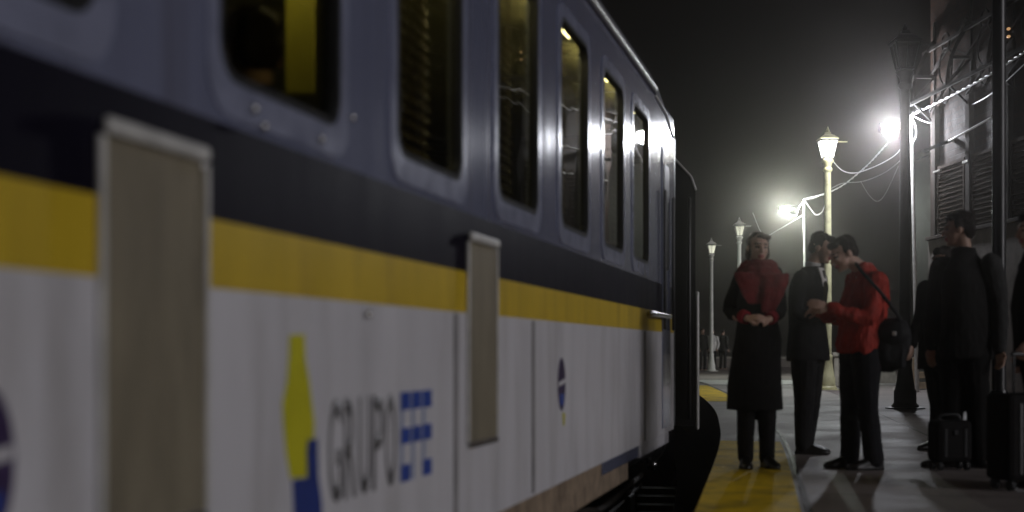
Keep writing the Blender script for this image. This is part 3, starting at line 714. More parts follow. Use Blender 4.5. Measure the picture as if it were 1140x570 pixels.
lamp('unlit dark lamp post with a bell shaped foot, its lantern above the crowd', base_of(1007.5, 455), M_backlit, False, scale=0.985)
lamp('cream lamp post whose white lantern is lit, behind the man in a suit', base_of(921.5, 434), M_cream, True, scale=0.985)
v = at(823, 389, 50); lamp('distant pale lamp post just left of the green glow, beside the woman', (v.x, v.y, 0), M_floodlit, False, scale=0.96)
v = at(792, 389, 57); lamp('farthest small lamp post, next to the black carriage', (v.x, v.y, 0), M_floodlit, False, scale=0.93)

# ------------------------------------------------------------------ floodlights on slim poles, and the cables between them
def flood(label, pole_px, pole_top, base_x, Y, lamp_px, lamp_py, m, watts, col, aim):
    top = at(pole_px, pole_top, Y); lp = at(lamp_px, lamp_py, Y)
    base = Vector(((base_x - 570) / FPX * Y, Y, 0))
    F = thing('floodlight_pole', label, 'floodlight', base, 0, 'floodlights on slim poles')
    t = top - base; l = lp - base
    b = BM(); tube(b, [(0, 0, 0), t * 0.5, t], [0.045, 0.038, 0.032], 10, False); obj('pole', b, M_galv, F, smooth='auto')
    b = BM(); tube(b, [t * 0.965, Vector((l.x, 0.05, l.z + 0.16)), Vector((l.x, 0.05, l.z + 0.08))], 0.012, 8); obj('arm', b, M_black, F, smooth=True)
    h = BM(); Mx = Matrix.Translation(l) @ Matrix.Rotation(R(aim), 4, 'Z') @ Matrix.Rotation(R(12), 4, 'X')
    box(h, -0.17, 0.17, -0.03, 0.09, -0.105, 0.105, 0, Mx); ho = obj('housing', h, M_black, F, bevel=0.01)
    q = BM(); box(q, -0.145, 0.145, -0.036, -0.031, -0.085, 0.085, 0, Mx); obj('lens', q, m, ho)
    for i in range(5):
        q = BM(); box(q, -0.15 + i * 0.07, -0.142 + i * 0.07, 0.091, 0.14, -0.09, 0.09, 0, Mx); obj('cooling_fin', q, M_black, ho)
    pl = bpy.data.lights.new('flood_light', 'POINT'); pl.energy = watts; pl.color = col; pl.shadow_soft_size = 0.14
    o = link(bpy.data.objects.new('flood_light', pl)); o.parent = F; o.location = Mx @ Vector((0, -0.16, 0))
    return base + t, lp
p1, f1 = flood('slim pole with the blue white floodlight glaring beside the dim building', 1014.5, 128, 1021, 29.0, 989, 143, M_flood, FLOOD_W, (0.90, 0.92, 1.0), 14)
p2, f2 = flood('far slim pole whose floodlight makes the greenish glow above the woman', 895, 222, 897, 45.0, 873, 234, M_flood2, FLOOD2_W, (0.92, 1.0, 0.90), 10)
def cable(pts, r, label, m=M_cable, twist=False, n=10):
    b = BM(); c = spline(pts, n)
    if twist:
        d = []
        for k in (0, 1):
            q = []
            for i in range(len(c) * 4 - 3):
                j = i // 4; f_ = (i % 4) / 4; p = c[j] if j + 1 >= len(c) else c[j].lerp(c[j + 1], f_)
                s = i * 0.55 + k * math.pi; q.append(p + Vector((math.cos(s) * r * 1.3, 0, math.sin(s) * r * 1.3)))
            tube(b, q, r, 6)
    else: tube(b, c, r, 6)
    return tag(obj('cable', b, m, None, smooth=True), label, 'cable')
bt = at(1142, 57, 20.5)
cable([p1, at(1056, 108, 26), at(1100, 84, 23), bt], 0.011, 'bright twisted cable climbing from the floodlight pole to the building', twist=True)
cable([p1, at(1040, 137, 28), at(1075, 120, 26.5), at(1104, 104, 24), at(1142, 70, 22)], 0.010, 'thin cable sagging beneath the bright twisted one by the building')
cable([p1, at(985, 163, 32), at(960, 189, 36), at(930, 211, 40), p2], 0.009, 'long twisted cable sagging between the two floodlight poles', twist=True)
l1 = at(926, 178, 30.6)
cable([l1, at(938, 190, 30.6), at(955, 192, 30.4), at(985, 180, 30), at(1003, 165, 29.4), p1 - Vector((0, 0, .1))], 0.009, 'slack cable looping from the lit lantern to the nearer floodlight pole')
cable([p2, at(910, 219, 42), at(935, 205, 38), at(960, 202, 34), at(985, 192, 31), at(1003, 178, 29.6)], 0.010, 'lowest slack cable in the bundle right of the lit lamp post', M_cabled)
cable([at(958, 202, 34), at(968, 218, 33), at(977, 224, 32.4), at(986, 215, 31.8), at(1000, 185, 30.4)], 0.008, 'deep hanging loop of dull cable near the dark lamp post', M_cabled)
cable([p2, at(902, 232, 44), at(908, 239, 42), at(915, 236, 38), at(919, 226, 33)], 0.009, 'short loop of cable between the far pole and the lit lamp post')
cable([p2 - Vector((0, 0, .02)), at(889, 232, 45), at(886, 240, 45.2), f2 + Vector((.1, 0, -.1))], 0.012, 'short lead hanging from the far pole to its floodlight')
cable([p1 - Vector((0, 0, .02)), at(1019, 140, 28.8), at(1020, 150, 28.8), at(1016.5, 158, 28.9)], 0.010, 'loose tail of cable at the head of the nearer floodlight pole')
cable([at(838, 237, 50), at(850, 262, 49), at(866, 256, 47), at(893, 240, 45)], 0.010, 'faint far cable below the green glow')

# ------------------------------------------------------------------ odds and ends by the wall and far away
b0 = base_of(934, 430); bl = thing('stone_bollard', 'pale squat stone post right beside the lit lamp foot', 'bollard', b0)
bm = BM(); box(bm, -0.15, 0.15, -0.15, 0.15, 0.08, 0.70); obj('shaft', bm, M_stone, bl, bevel=0.015)
bm = BM(); box(bm, -0.19, 0.19, -0.19, 0.19, 0, 0.079); obj('foot', bm, M_stone, bl, bevel=0.01)
bm = BM(); box(bm, -0.20, 0.20, -0.20, 0.20, 0.701, 0.80); obj('cap', bm, M_stone, bl, bevel=0.02)
def block(px, py, w, h, label):
    bm = BM(); box(bm, -w / 2, w / 2, -0.25, 0.25, 0, h); 
    for v in bm.verts: v.co += Vector((random.uniform(-.03, .03), random.uniform(-.03, .03), random.uniform(-.02, .02) if v.co.z > 0.1 else 0))
    return tag(obj('stone_block', bm, M_stone, None, loc=base_of(px, py), bevel=0.03), label, 'stone block', 'loose stone blocks by the wall')
block(955, 428, 0.55, 0.50, 'wide grey stone block seen behind the legs of the man in red')
block(984, 427, 0.45, 0.62, 'upright grey stone block left of the dark lamp foot')
cr = thing('wooden_crate', 'slatted wooden crate on the platform right of the dark lamp foot', 'crate', base_of(1034, 434), R(-14))
for z in (0.0, 0.22, 0.44):
    bm = BM(); box(bm, -0.30, 0.30, -0.27, 0.27, z + 0.03, z + 0.17); obj('slat_ring', bm, M_wood, cr, bevel=0.006)
for sx in (-1, 1):
    for sy in (-1, 1):
        bm = BM(); box(bm, sx * 0.315 - 0.03, sx * 0.315 + 0.03, sy * 0.285 - 0.03, sy * 0.285 + 0.03, 0, 0.66); obj('post', bm, M_wood, cr, bevel=0.005)
bm = BM(); box(bm, -0.33, 0.33, -0.30, 0.30, 0.661, 0.69); obj('lid', bm, M_wood, cr, bevel=0.005)
fw = thing('low_wall', 'low pale wall far down the platform behind three distant people', 'wall', (3.0, 70, 0))
bm = BM(); box(bm, 0, 30, 0, 0.35, 0, 0.42); obj('body', bm, M_plaster, fw)
bm = BM(); box(bm, -0.05, 30.05, -0.05, 0.40, 0.421, 0.50); obj('coping', bm, M_stone, fw)

# ------------------------------------------------------------------ people
def Rh(yaw, pitch=0, roll=0):
    """head/torso frame: the face looks along local -Y; yaw turns it to image right (+)"""
    return (Matrix.Rotation(R(yaw), 3, 'Z') @ Matrix.Rotation(R(pitch), 3, 'X') @ Matrix.Rotation(R(roll), 3, 'Y'))
def head(bm, c, Rm, s=1.0):
    c = Vector(c)
    def e(p, r, rot=None):
        ell(bm, c + Rm @ (Vector(p) * s), [x * s for x in r], Rm if rot is None else Rm @ rot, 12)
    e((0, 0.015, 0.03), (0.074, 0.092, 0.083))                 # cranium
    e((0, -0.030, -0.022), (0.062, 0.060, 0.078))              # face
    e((0, -0.040, -0.078), (0.043, 0.043, 0.038))              # jaw
    e((0, -0.073, -0.098), (0.018, 0.016, 0.016))              # chin
    e((0, -0.078, 0.026), (0.050, 0.018, 0.016))               # brow
    e((0.032, -0.066, -0.022), (0.022, 0.020, 0.022)); e((-0.032, -0.066, -0.022), (0.022, 0.020, 0.022))   # cheeks
    tube(bm, [c + Rm @ (Vector(p) * s) for p in ((0, -0.088, 0.012), (0, -0.102, -0.012), (0, -0.110, -0.030))], [0.009 * s, 0.011 * s, 0.014 * s], 8)
    e((0, -0.090, -0.056), (0.024, 0.010, 0.007)); e((0, -0.088, -0.070), (0.021, 0.010, 0.008))             # lips
    for x in (-1, 1): e((x * 0.078, 0.012, -0.012), (0.010, 0.020, 0.032))
def face_pick(c, Rm, s=1.0, base=0):
    c = Vector(c); Ri = Rm.transposed()
    def f(p):
        q = Ri @ (p - c) / s
        if q.y < -0.05:
            if abs(abs(q.x) - 0.031) < 0.015 and abs(q.z - 0.004) < 0.007: return 1
            if abs(abs(q.x) - 0.031) < 0.021 and abs(q.z - 0.030) < 0.005: return 1
            if abs(q.x) < 0.024 and -0.078 < q.z < -0.050 and q.y < -0.075: return 2
        return 0
    return f
def hand(bm, w, d, nrm, curl=35, thumb=1, s=1.0):
    """palm from wrist w along d; nrm = back-of-hand normal; fingers curl away from nrm"""
    w = Vector(w); d = Vector(d).normalized(); nrm = Vector(nrm); nrm = (nrm - d * nrm.dot(d)).normalized(); a = d.cross(nrm)
    Rm = Matrix((a, d, nrm)).transposed()
    ell(bm, w + d * 0.045 * s, (0.040 * s, 0.055 * s, 0.016 * s), Rm, 12)
    for i, (off, ln) in enumerate(((-0.030, 0.062), (-0.010, 0.078), (0.011, 0.084), (0.031, 0.074))):
        p = w + a * off * s + d * 0.075 * s; pts = [w + a * off * 0.7 * s + d * 0.04 * s, p]; ang = curl * 0.6 + i * 3; dd = d
        for f_ in (0.45, 0.32, 0.23):
            dd = (d * math.cos(R(ang)) - nrm * math.sin(R(ang))); p = p + dd * ln * f_ * s; pts.append(p); ang += curl
        tube(bm, pts, [0.010 * s, 0.0095 * s, 0.0088 * s, 0.008 * s, 0.0068 * s], 8)
    tb = w + a * 0.026 * thumb * s + d * 0.018 * s
    tube(bm, [tb, tb + (a * thumb * 0.6 + d * 0.7 - nrm * 0.3).normalized() * 0.040 * s, tb + (a * thumb * 0.45 + d * 0.9 - nrm * 0.55).normalized() * 0.070 * s], [0.013 * s, 0.010 * s, 0.008 * s], 8)
def sec(c, hw, hd, yaw):
    Rm = Rh(yaw); return (Vector(c), Rm @ Vector((hw, 0, 0)), Rm @ Vector((0, hd, 0)))
def shoe(bm, ankle, ang, ln=0.27):
    a = Vector(ankle); d = Vector((math.sin(R(ang)), -math.cos(R(ang)), 0)); s = Vector((d.y, -d.x, 0)) * -1
    rows = ((-0.065, 0.030, 0.085, 0.0), (-0.03, 0.037, 0.10, 0), (0.03, 0.038, 0.10, 0), (0.09, 0.042, 0.075, 0), (0.15, 0.046, 0.055, 0), (0.19, 0.036, 0.042, 0), (ln - 0.06, 0.016, 0.026, 0))
    secs = []
    for t, hw, h, _ in rows:
        c = Vector((a.x, a.y, h / 2 + 0.002)) + d * t; secs.append((c, s * hw * 1.1, Vector((0, 0, h / 2))))
    rings(bm, secs, 12)
    tube(bm, [(a.x, a.y, 0.05), (a.x, a.y, 0.12)], 0.042, 10)
    # flat sole
    pts = [Vector((a.x, a.y, 0)) + d * t + s * hw * k for t, hw, k in ((-0.07, 0.03, -1), (-0.07, 0.03, 1), (0.15, 0.052, 1), (0.205, 0.022, 1), (0.205, 0.022, -1), (0.15, 0.052, -1))]
    lo = [bm.verts.new((p.x, p.y, 0.0)) for p in pts]; hi = [bm.verts.new((p.x, p.y, 0.024)) for p in pts]
    bm.faces.new(lo[::-1]); bm.faces.new(hi)
    for i in range(6): bm.faces.new((lo[i], lo[(i + 1) % 6], hi[(i + 1) % 6], hi[i]))

def person(label, base, J, look, group=None, vox=0.007, skin=M_skin, hairm=M_hair, hair='short'):
    """J: joints (local, image-aligned axes): head, neck, chest, hips, shL/elL/wrL, shR/elR/wrR, hipL/knL/anL, hipR/knR/anR, yaws"""
    P = thing('person', label, 'person', base, 0, group)
    J = {k: (Vector(v) if isinstance(v, (tuple, list)) and len(v) == 3 else v) for k, v in J.items()}
    hR = Rh(*J['look']); ty = J['yaw']; s = J.get('s', 1.0)
    b = BM()
    head(b, J['head'], hR, J.get('hs', 1.0))
    tube(b, [J['neck'] - Vector((0, 0, .05)), J['neck'] + Vector((0, 0, .02)), J['head'] + hR @ Vector((0, 0.022, -0.06))], [0.062, 0.054, 0.054], 12)
    sp = [J['hips'] + (J['neck'] - J['hips']) * t for t in (-0.12, 0.0, 0.3, 0.55, 0.8, 0.95, 1.02)]
    rings(b, [sec(c, w * s, d * s, ty) for c, w, d in zip(sp, (0.13, 0.155, 0.135, 0.145, 0.155, 0.11, 0.05), (0.09, 0.11, 0.09, 0.10, 0.095, 0.07, 0.045))], 18)
    for k in 'LR':
        tube(b, spline([J['sh' + k], J['el' + k], J['wr' + k]], 4), [0.052, 0.050, 0.046, 0.042, 0.040, 0.040, 0.037, 0.031, 0.026], 10)
        tube(b, spline([J['hip' + k], J['kn' + k], J['an' + k]], 4), [0.085, 0.080, 0.072, 0.062, 0.053, 0.056, 0.056, 0.046, 0.036], 12)
        hd = J.get('hand' + k)
        dd = hd[0] if hd else (J['wr' + k] - J['el' + k])
        nn = hd[1] if hd else Rh(ty) @ Vector((1 if k == 'R' else -1, 0, 0))
        hand(b, J['wr' + k], dd, nn, hd[2] if hd else 24, hd[3] if hd else 1)
        fa = J['foot' + k]; d = Vector((math.sin(R(fa)), -math.cos(R(fa)), 0))
        tube(b, [Vector((*J['an' + k].xy, 0.045)) - d * 0.02, Vector((*J['an' + k].xy, 0.04)) + d * 0.12], [0.034, 0.026], 8)
    fuse('body', b, [skin, M_eye, M_lips], P, vox, 3, pick=face_pick(J['head'], hR, J.get('hs', 1.0)))
    # hair
    b = BM(); hc = J['head']; hs_ = J.get('hs', 1.0)
    def he(p, r): ell(b, hc + hR @ (Vector(p) * hs_), [x * hs_ for x in r], hR, 14)
    if hair == 'short':
        he((0, 0.030, 0.052), (0.083, 0.092, 0.078)); he((0, 0.062, 0.0), (0.070, 0.055, 0.075)); he((0, -0.045, 0.085), (0.062, 0.042, 0.032))
        for x in (-1, 1): he((x * 0.066, 0.015, 0.030), (0.018, 0.040, 0.038))
    elif hair == 'tied':
        he((0, 0.028, 0.046), (0.080, 0.088, 0.074)); he((0, 0.060, 0.0), (0.072, 0.055, 0.080)); he((0.02, -0.040, 0.083), (0.058, 0.040, 0.026))
        for x in (-1, 1): he((x * 0.068, 0.018, 0.030), (0.014, 0.036, 0.036))
        he((0.060, 0.060, -0.06), (0.026, 0.036, 0.085)); he((0.0, 0.10, 0.01), (0.045, 0.035, 0.045)); he((0.072, 0.015, -0.045), (0.020, 0.040, 0.085)); he((-0.066, 0.03, -0.035), (0.020, 0.040, 0.07))
    fuse('hair', b, hairm, P, vox, 2, 0.012, 26)
    return P, J
def sleeve(b, J, k, r=(0.072, 0.070, 0.062, 0.056, 0.055, 0.054, 0.050, 0.045, 0.041), end=0.93):
    w = J['el' + k].lerp(J['wr' + k], end)
    tube(b, spline([J['sh' + k], J['el' + k], w], 4), list(r), 12)
def legs(b, J, r=(0.105, 0.098, 0.088, 0.078, 0.068, 0.068, 0.066, 0.062, 0.060)):
    for k in 'LR':
        a = J['an' + k] + Vector((0, 0, 0.0))
        tube(b, spline([J['hip' + k], J['kn' + k], a], 4), list(r), 12)
    rings(b, [sec(J['hips'] + Vector((0, 0, z)), w, d, J['yaw']) for z, w, d in ((-0.10, 0.13, 0.10), (0, 0.165, 0.12), (0.12, 0.15, 0.11))], 16)
def shoes(P, J, m=M_shoe):
    for k in 'LR':
        b = BM(); shoe(b, J['an' + k], J['foot' + k]); fuse('shoe', b, m, P, 0.008, 2)

# --- the woman in the long black coat
wb = base_of(841, 521)
def Lw(px, py, d=0.0, s=150.8, bx=841, by=521): return Vector(((px - bx) / s, d, (by - py) / s))
J = dict(head=Lw(844, 277.5, -0.01), neck=Lw(845, 302, 0.02), hips=Lw(842, 382, 0.0), look=(8, 4, 3), yaw=8, hs=0.98,
         shL=Lw(826, 307, 0.0), elL=Lw(813, 346, 0.02), wrL=Lw(827, 356, -0.19), shR=Lw(863, 306, 0.02), elR=Lw(869, 345, 0.02), wrR=Lw(851, 357, -0.19),
         hipL=Lw(832, 392), knL=Lw(830, 455, -0.02), anL=Lw(830, 509), hipR=Lw(852, 392), knR=Lw(853, 455, -0.02), anR=Lw(854, 509, 0.02), footL=-8, footR=10,
         handL=((0.9, -0.45, 0.10), (0.1, -0.6, 0.8), 30, 1), handR=((-0.9, -0.45, 0.05), (-0.1, -0.5, 0.85), 34, -1))
P, J = person('woman in a long black coat and burgundy scarf with clasped hands, on the platform edge', wb, J, None, hair='tied', hairm=M_hairl, vox=0.006)
b = BM()
rings(b, [sec(Lw(x, y, d), w, dp, 8) for x, y, d, w, dp in ((841, 457, 0.02, .212, .165), (841, 452, 0.02, .213, .166), (841, 430, 0.02, .205, .155), (842, 400, 0.01, .190, .135), (843, 380, 0, .178, .13), (843, 360, 0, .155, .115), (844, 340, 0, .160, .115), (845, 320, 0, .155, .11), (845, 309, 0.01, .145, .10), (845, 301, 0.015, .12, .08), (845, 296, 0.015, .075, .07))], 24)
for k in 'LR': sleeve(b, J, k, (0.060, 0.060, 0.055, 0.052, 0.052, 0.050, 0.047, 0.044, 0.042), 0.86)
fuse('coat', b, M_coat, P, 0.008, 3, 0.010, 7)
b = BM()
for k in 'LR':
    a = J['elL' if k == 'L' else 'elR'].lerp(J['wr' + k], 0.74); e = J['el' + k].lerp(J['wr' + k], 0.97)
    q = BM(); tube(q, [a, e], [0.051, 0.047], 12, False); obj('cuff', q, M_cuff, P, smooth='auto')
b.free(); b = BM()
N = Vector((845 - 841, 0, 0)) / 150.8
for dz, r, tk in ((1.475, 0.105, 0.036), (1.435, 0.125, 0.042), (1.405, 0.135, 0.036), (1.50, 0.088, 0.028)):
    tube(b, [Vector((N.x + r * math.cos(t), 0.01 + r * 0.85 * math.sin(t) - 0.01, dz + 0.012 * math.sin(3 * t))) for t in [i * math.pi / 12 for i in range(25)]], tk, 10)
for cx, zs in ((-0.045, ((1.20, .060, .016, -.155), (1.28, .085, .026, -.150), (1.36, .105, .038, -.13), (1.43, .11, .055, -.095))), (0.085, ((1.13, .055, .016, -.158), (1.22, .075, .026, -.152), (1.32, .095, .036, -.142), (1.42, .11, .055, -.10)))):
    rings(b, [(Vector((cx * (0.75 + 0.25 * k), y, z)), Vector((w, 0.02, 0)), Vector((0, d, 0))) for k, (z, w, d, y) in enumerate(zs)], 20)
fuse('scarf', b, M_scarf, P, 0.008, 2, 0.016, 16)
b = BM(); legs(b, J, (0.09, 0.085, 0.08, 0.075, 0.07, 0.068, 0.064, 0.062, 0.060)); fuse('trousers', b, M_suit, P, 0.009, 2, 0.006, 9)
shoes(P, J)
b = BM(); box(b, 0.105, 0.15, -0.128, -0.122, 1.265, 1.285); obj('name_badge', b, M_shirt, P)

# --- the man in the dark suit
sb = base_of(899, 505)
def Ls(px, py, d=0.0): return Lw(px, py, d, 133.0, 899, 505)
J = dict(head=Ls(914.5, 277, -0.03), neck=Ls(904, 300), hips=Ls(899, 395), look=(62, 16, 0), yaw=52, hs=1.03,
         shL=Ls(888, 311, -0.13), elL=Ls(882, 350, -0.20), wrL=Ls(908, 352, -0.24), shR=Ls(915, 311, 0.14), elR=Ls(918, 350, 0.14), wrR=Ls(924, 352, -0.08),
         hipL=Ls(893, 400, -0.08), knL=Ls(893, 452, -0.06), anL=Ls(893, 494, -0.06), hipR=Ls(906, 400, 0.08), knR=Ls(903, 452, 0.04), anR=Ls(899, 494, 0.08), footL=70, footR=62,
         handL=((0.85, -0.1, 0.15), (-0.2, -0.8, 0.3), 30, 1), handR=((0.5, -0.8, 0.1), (0.3, 0.5, 0.8), 30, -1))
P, J = person('man in a dark suit and tie with his face turned to the man in red', sb, J, None, skin=M_skin2, vox=0.0065)
b = BM()
rings(b, [sec(Ls(x, y, d), w, dp, 52) for x, y, d, w, dp in ((900, 402, 0, .225, .165), (900, 397, 0, .225, .165), (899, 380, 0, .212, .155), (899, 360, 0, .195, .145), (899, 340, 0, .20, .145), (900, 320, 0, .215, .14), (901, 309, 0, .20, .115), (903, 302, 0, .14, .09), (904, 297, 0, .08, .072))], 24)
for k in 'LR': sleeve(b, J, k)
fuse('jacket', b, M_suit, P, 0.009, 3, 0.012, 7)
b = BM(); tube(b, [J['neck'] + Vector((0, 0, -0.02)), J['neck'] + Vector((0.012, -0.006, 0.055))], [0.068, 0.064], 14, False)
f_ = Rh(52) @ Vector((0, -1, 0)); r_ = Rh(52) @ Vector((1, 0, 0))
c0 = Ls(904, 300); 
rings(b, [(Ls(903, 312) + f_ * 0.118, r_ * 0.05, f_ * 0.012), (Ls(904, 299) + f_ * 0.075, r_ * 0.055, f_ * 0.02)], 12)
rings(b, [(Ls(900, 338) + f_ * 0.127, r_ * 0.012, f_ * 0.010), (Ls(903, 312) + f_ * 0.119, r_ * 0.050, f_ * 0.013)], 12)
fuse('shirt', b, M_shirt, P, 0.007, 1)
b = BM(); rings(b, [(Ls(900, 338) + f_ * 0.142, r_ * 0.020, f_ * 0.006), (Ls(902, 318) + f_ * 0.136, r_ * 0.028, f_ * 0.006), (Ls(904, 302) + f_ * 0.100, r_ * 0.018, f_ * 0.012)], 10)
obj('tie', b, M_tie, P, smooth=True)
b = BM(); legs(b, J, (0.115, 0.108, 0.098, 0.088, 0.08, 0.078, 0.076, 0.074, 0.074)); fuse('trousers', b, M_suit, P, 0.009, 2, 0.008, 8)
shoes(P, J)

# --- the man in the red jacket
rb = base_of(958, 522)
def Lr(px, py, d=0.0): return Lw(px, py, d, 155.2, 958, 522)
J = dict(head=Lr(937.5, 279, -0.02), neck=Lr(961, 300, 0.0), hips=Lr(957, 388), look=(-78, 26, 0), yaw=-72, hs=1.0,
         shL=Lr(968, 311, -0.18), elL=Lr(957, 352, -0.235), wrL=Lr(914, 341, -0.22), shR=Lr(958, 311, 0.16), elR=Lr(945, 350, 0.20), wrR=Lr(915, 345, 0.05),
         hipL=Lr(961, 394, -0.08), knL=Lr(963, 455, -0.10), anL=Lr(970, 510, -0.08), hipR=Lr(953, 394, 0.08), knR=Lr(950, 455, 0.08), anR=Lr(950, 510, 0.12), footL=-80, footR=-74,
         handL=((-0.95, -0.05, 0.30), (0.1, -0.9, 0.35), 18, -1), handR=((-0.9, -0.3, 0.2), (0, 0.6, 0.8), 28, 1))
P, J = person('man in a red jacket leaning in and reaching one arm to the suited man', rb, J, None, vox=0.006)
b = BM()
rings(b, [sec(Lr(x, y, d), w, dp, -72) for x, y, d, w, dp in ((955, 391, 0, .190, .130), (955, 386, 0, .194, .136), (957, 370, 0, .19, .145), (960, 350, 0, .195, .155), (963, 330, 0, .205, .155), (965, 315, 0, .20, .135), (964, 306, 0, .155, .105), (962, 298, 0, .09, .085), (957, 290, 0, .075, .082))], 24)
for k in 'LR': sleeve(b, J, k, (0.082, 0.080, 0.074, 0.068, 0.066, 0.062, 0.056, 0.050, 0.046), 0.97)
fuse('jacket', b, M_redj, P, 0.008, 2, 0.026, 13)
b = BM(); legs(b, J, (0.115, 0.108, 0.098, 0.088, 0.078, 0.076, 0.074, 0.072, 0.072)); fuse('trousers', b, M_jean, P, 0.009, 2, 0.010, 9)
shoes(P, J)
# his shoulder bag
bgp = Vector(rb) + Lr(985, 381, -0.10)
bag = thing('shoulder_bag', 'black shoulder bag hanging at the back of the man in red', 'bag', (bgp.x, bgp.y, bgp.z - 0.17), R(-30))
b = BM(); ell(b, (-0.02, 0, 0.12), (0.165, 0.095, 0.165)); ell(b, (0.03, 0, 0.20), (0.135, 0.085, 0.16)); box(b, -0.11, 0.12, -0.06, 0.06, 0.0, 0.33)
fuse('body', b, M_bag, bag, 0.01, 8, 0.014, 8)
b = BM(); ell(b, (0.02, -0.012, 0.25), (0.15, 0.095, 0.115)); fuse('flap', b, M_bag, bag, 0.01, 6, 0.008, 8)
b = BM(); tube(b, spline([Vector((0.13, 0.0, 0.28)), Vector((0.02, -0.16, 0.50)), Vector((-0.12, -0.23, 0.68)), Vector((-0.22, -0.05, 0.75)), Vector((-0.20, 0.15, 0.62)), Vector((-0.12, 0.02, 0.28))], 6), 0.013, 8); obj('strap', b, M_bag, bag, smooth=True)
b = BM(); box(b, 0.06, 0.085, -0.112, -0.098, 0.23, 0.26); obj('buckle', b, M_galv, bag, bevel=0.003)

# --- group on the right
ab = base_of(1078, 521)
def La(px, py, d=0.0): return Lw(px, py, d, 150.8, 1078, 521)
J = dict(head=La(1067, 257, 0), neck=La(1074, 284), hips=La(1076, 388), look=(-112, 4, 0), yaw=-140, hs=1.04,
         shL=La(1098, 297, -0.10), elL=La(1108, 345, -0.08), wrL=La(1106, 392, -0.14), shR=La(1053, 298, 0.10), elR=La(1046, 345, 0.12), wrR=La(1040, 388, 0.06),
         hipL=La(1084, 396, -0.04), knL=La(1086, 455, -0.04), anL=La(1090, 509, 0.0), hipR=La(1064, 396, 0.05), knR=La(1062, 455, 0.03), anR=La(1060, 509, 0.06), footL=-130, footR=-110)
P, J = person('tall man in a charcoal jacket with grey sleeve standing before the right building', ab, J, None, skin=M_skin2, vox=0.0075)
b = BM()
rings(b, [sec(La(x, y, 0), w, dp, -140) for x, y, w, dp in ((1076, 400, .225, .165), (1076, 394, .225, .168), (1076, 370, .225, .165), (1076, 345, .22, .16), (1076, 320, .23, .16), (1075, 303, .215, .14), (1075, 293, .15, .11), (1074, 284, .09, .09), (1073, 277, .085, .085))], 24)
sleeve(b, J, 'R', (0.085, 0.084, 0.078, 0.072, 0.07, 0.066, 0.06, 0.054, 0.05))
fuse('jacket', b, M_jackd, P, 0.009, 3, 0.014, 7)
b = BM(); sleeve(b, J, 'L', (0.088, 0.086, 0.080, 0.074, 0.07, 0.066, 0.06, 0.054, 0.05)); so_ = fuse('sleeve', b, M_jackg, P, 0.009, 3, 0.012, 8); so_['label'] = 'grey sleeve'
b = BM(); legs(b, J, (0.12, 0.112, 0.10, 0.09, 0.082, 0.08, 0.078, 0.076, 0.076)); fuse('trousers', b, M_jackd, P, 0.009, 2, 0.01, 8)
shoes(P, J)

bb = base_of(1047, 501)
def Lb(px, py, d=0.0): return Lw(px, py, d, 127.7, 1047, 501)
J = dict(head=Lb(1050, 292, 0.03), neck=Lb(1050, 313), hips=Lb(1047, 398), look=(-60, 5, 0), yaw=-40, hs=1.0,
         shL=Lb(1063, 322, -0.08), elL=Lb(1068, 362, -0.10), wrL=Lb(1062, 395, -0.16), shR=Lb(1034, 322, 0.08), elR=Lb(1024, 358, 0.06), wrR=Lb(1016, 386, 0.0),
         hipL=Lb(1052, 402, -0.05), knL=Lb(1054, 452, -0.06), anL=Lb(1056, 491, -0.02), hipR=Lb(1042, 402, 0.05), knR=Lb(1043, 452, 0.0), anR=Lb(1044, 491, 0.04), footL=-55, footR=-62)
P, J = person('person in a dark brown jacket half hidden behind the tall man in charcoal', bb, J, None, skin=M_skin2, vox=0.008)
b = BM()
rings(b, [sec(Lb(x, y, 0), w, dp, -40) for x, y, w, dp in ((1047, 412, .20, .15), (1047, 406, .20, .15), (1047, 385, .19, .145), (1048, 360, .185, .14), (1049, 335, .195, .14), (1049, 322, .18, .12), (1050, 314, .12, .09), (1050, 307, .075, .075))], 24)
for k in 'LR': sleeve(b, J, k)
fuse('jacket', b, M_brownj, P, 0.01, 3, 0.012, 7)
b = BM(); legs(b, J); fuse('trousers', b, M_jackd, P, 0.01, 2, 0.008, 8)
shoes(P, J)

cb_ = base_of(1160, 541)
def Lc(px, py, d=0.0): return Lw(px, py, d, 174.7, 1160, 541)
J = dict(head=Lc(1150, 256, 0), neck=Lc(1155, 284), hips=Lc(1158, 392), look=(-85, 6, 0), yaw=-100, hs=1.0,
         shL=Lc(1156, 297, -0.17), elL=Lc(1152, 345, -0.22), wrL=Lc(1134, 381, -0.20), shR=Lc(1158, 297, 0.17), elR=Lc(1160, 345, 0.20), wrR=Lc(1150, 392, 0.18),
         hipL=Lc(1160, 400, -0.08), knL=Lc(1158, 468, -0.09), anL=Lc(1162, 529, -0.08), hipR=Lc(1158, 400, 0.08), knR=Lc(1160, 468, 0.08), anR=Lc(1166, 529, 0.10), footL=-85, footR=-95,
         handL=((-0.6, 0, -0.8), (-0.3, -0.9, 0.2), 42, -1))
P, J = person('person at the right picture edge, only a hand and dark sleeve showing', cb_, J, None, vox=0.0075)
b = BM()
rings(b, [sec(Lc(x, y, 0), w, dp, -100) for x, y, w, dp in ((1158, 408, .20, .16), (1158, 402, .20, .16), (1157, 375, .195, .165), (1156, 340, .20, .17), (1156, 312, .20, .145), (1156, 298, .19, .12), (1155, 288, .12, .095), (1155, 279, .08, .08))], 24)
for k in 'LR': sleeve(b, J, k, (0.082, 0.080, 0.074, 0.068, 0.066, 0.062, 0.056, 0.050, 0.046))
fuse('jacket', b, M_brownj, P, 0.009, 3, 0.012, 7)
b = BM(); legs(b, J); fuse('trousers', b, M_jean, P, 0.009, 2, 0.01, 8)
shoes(P, J)

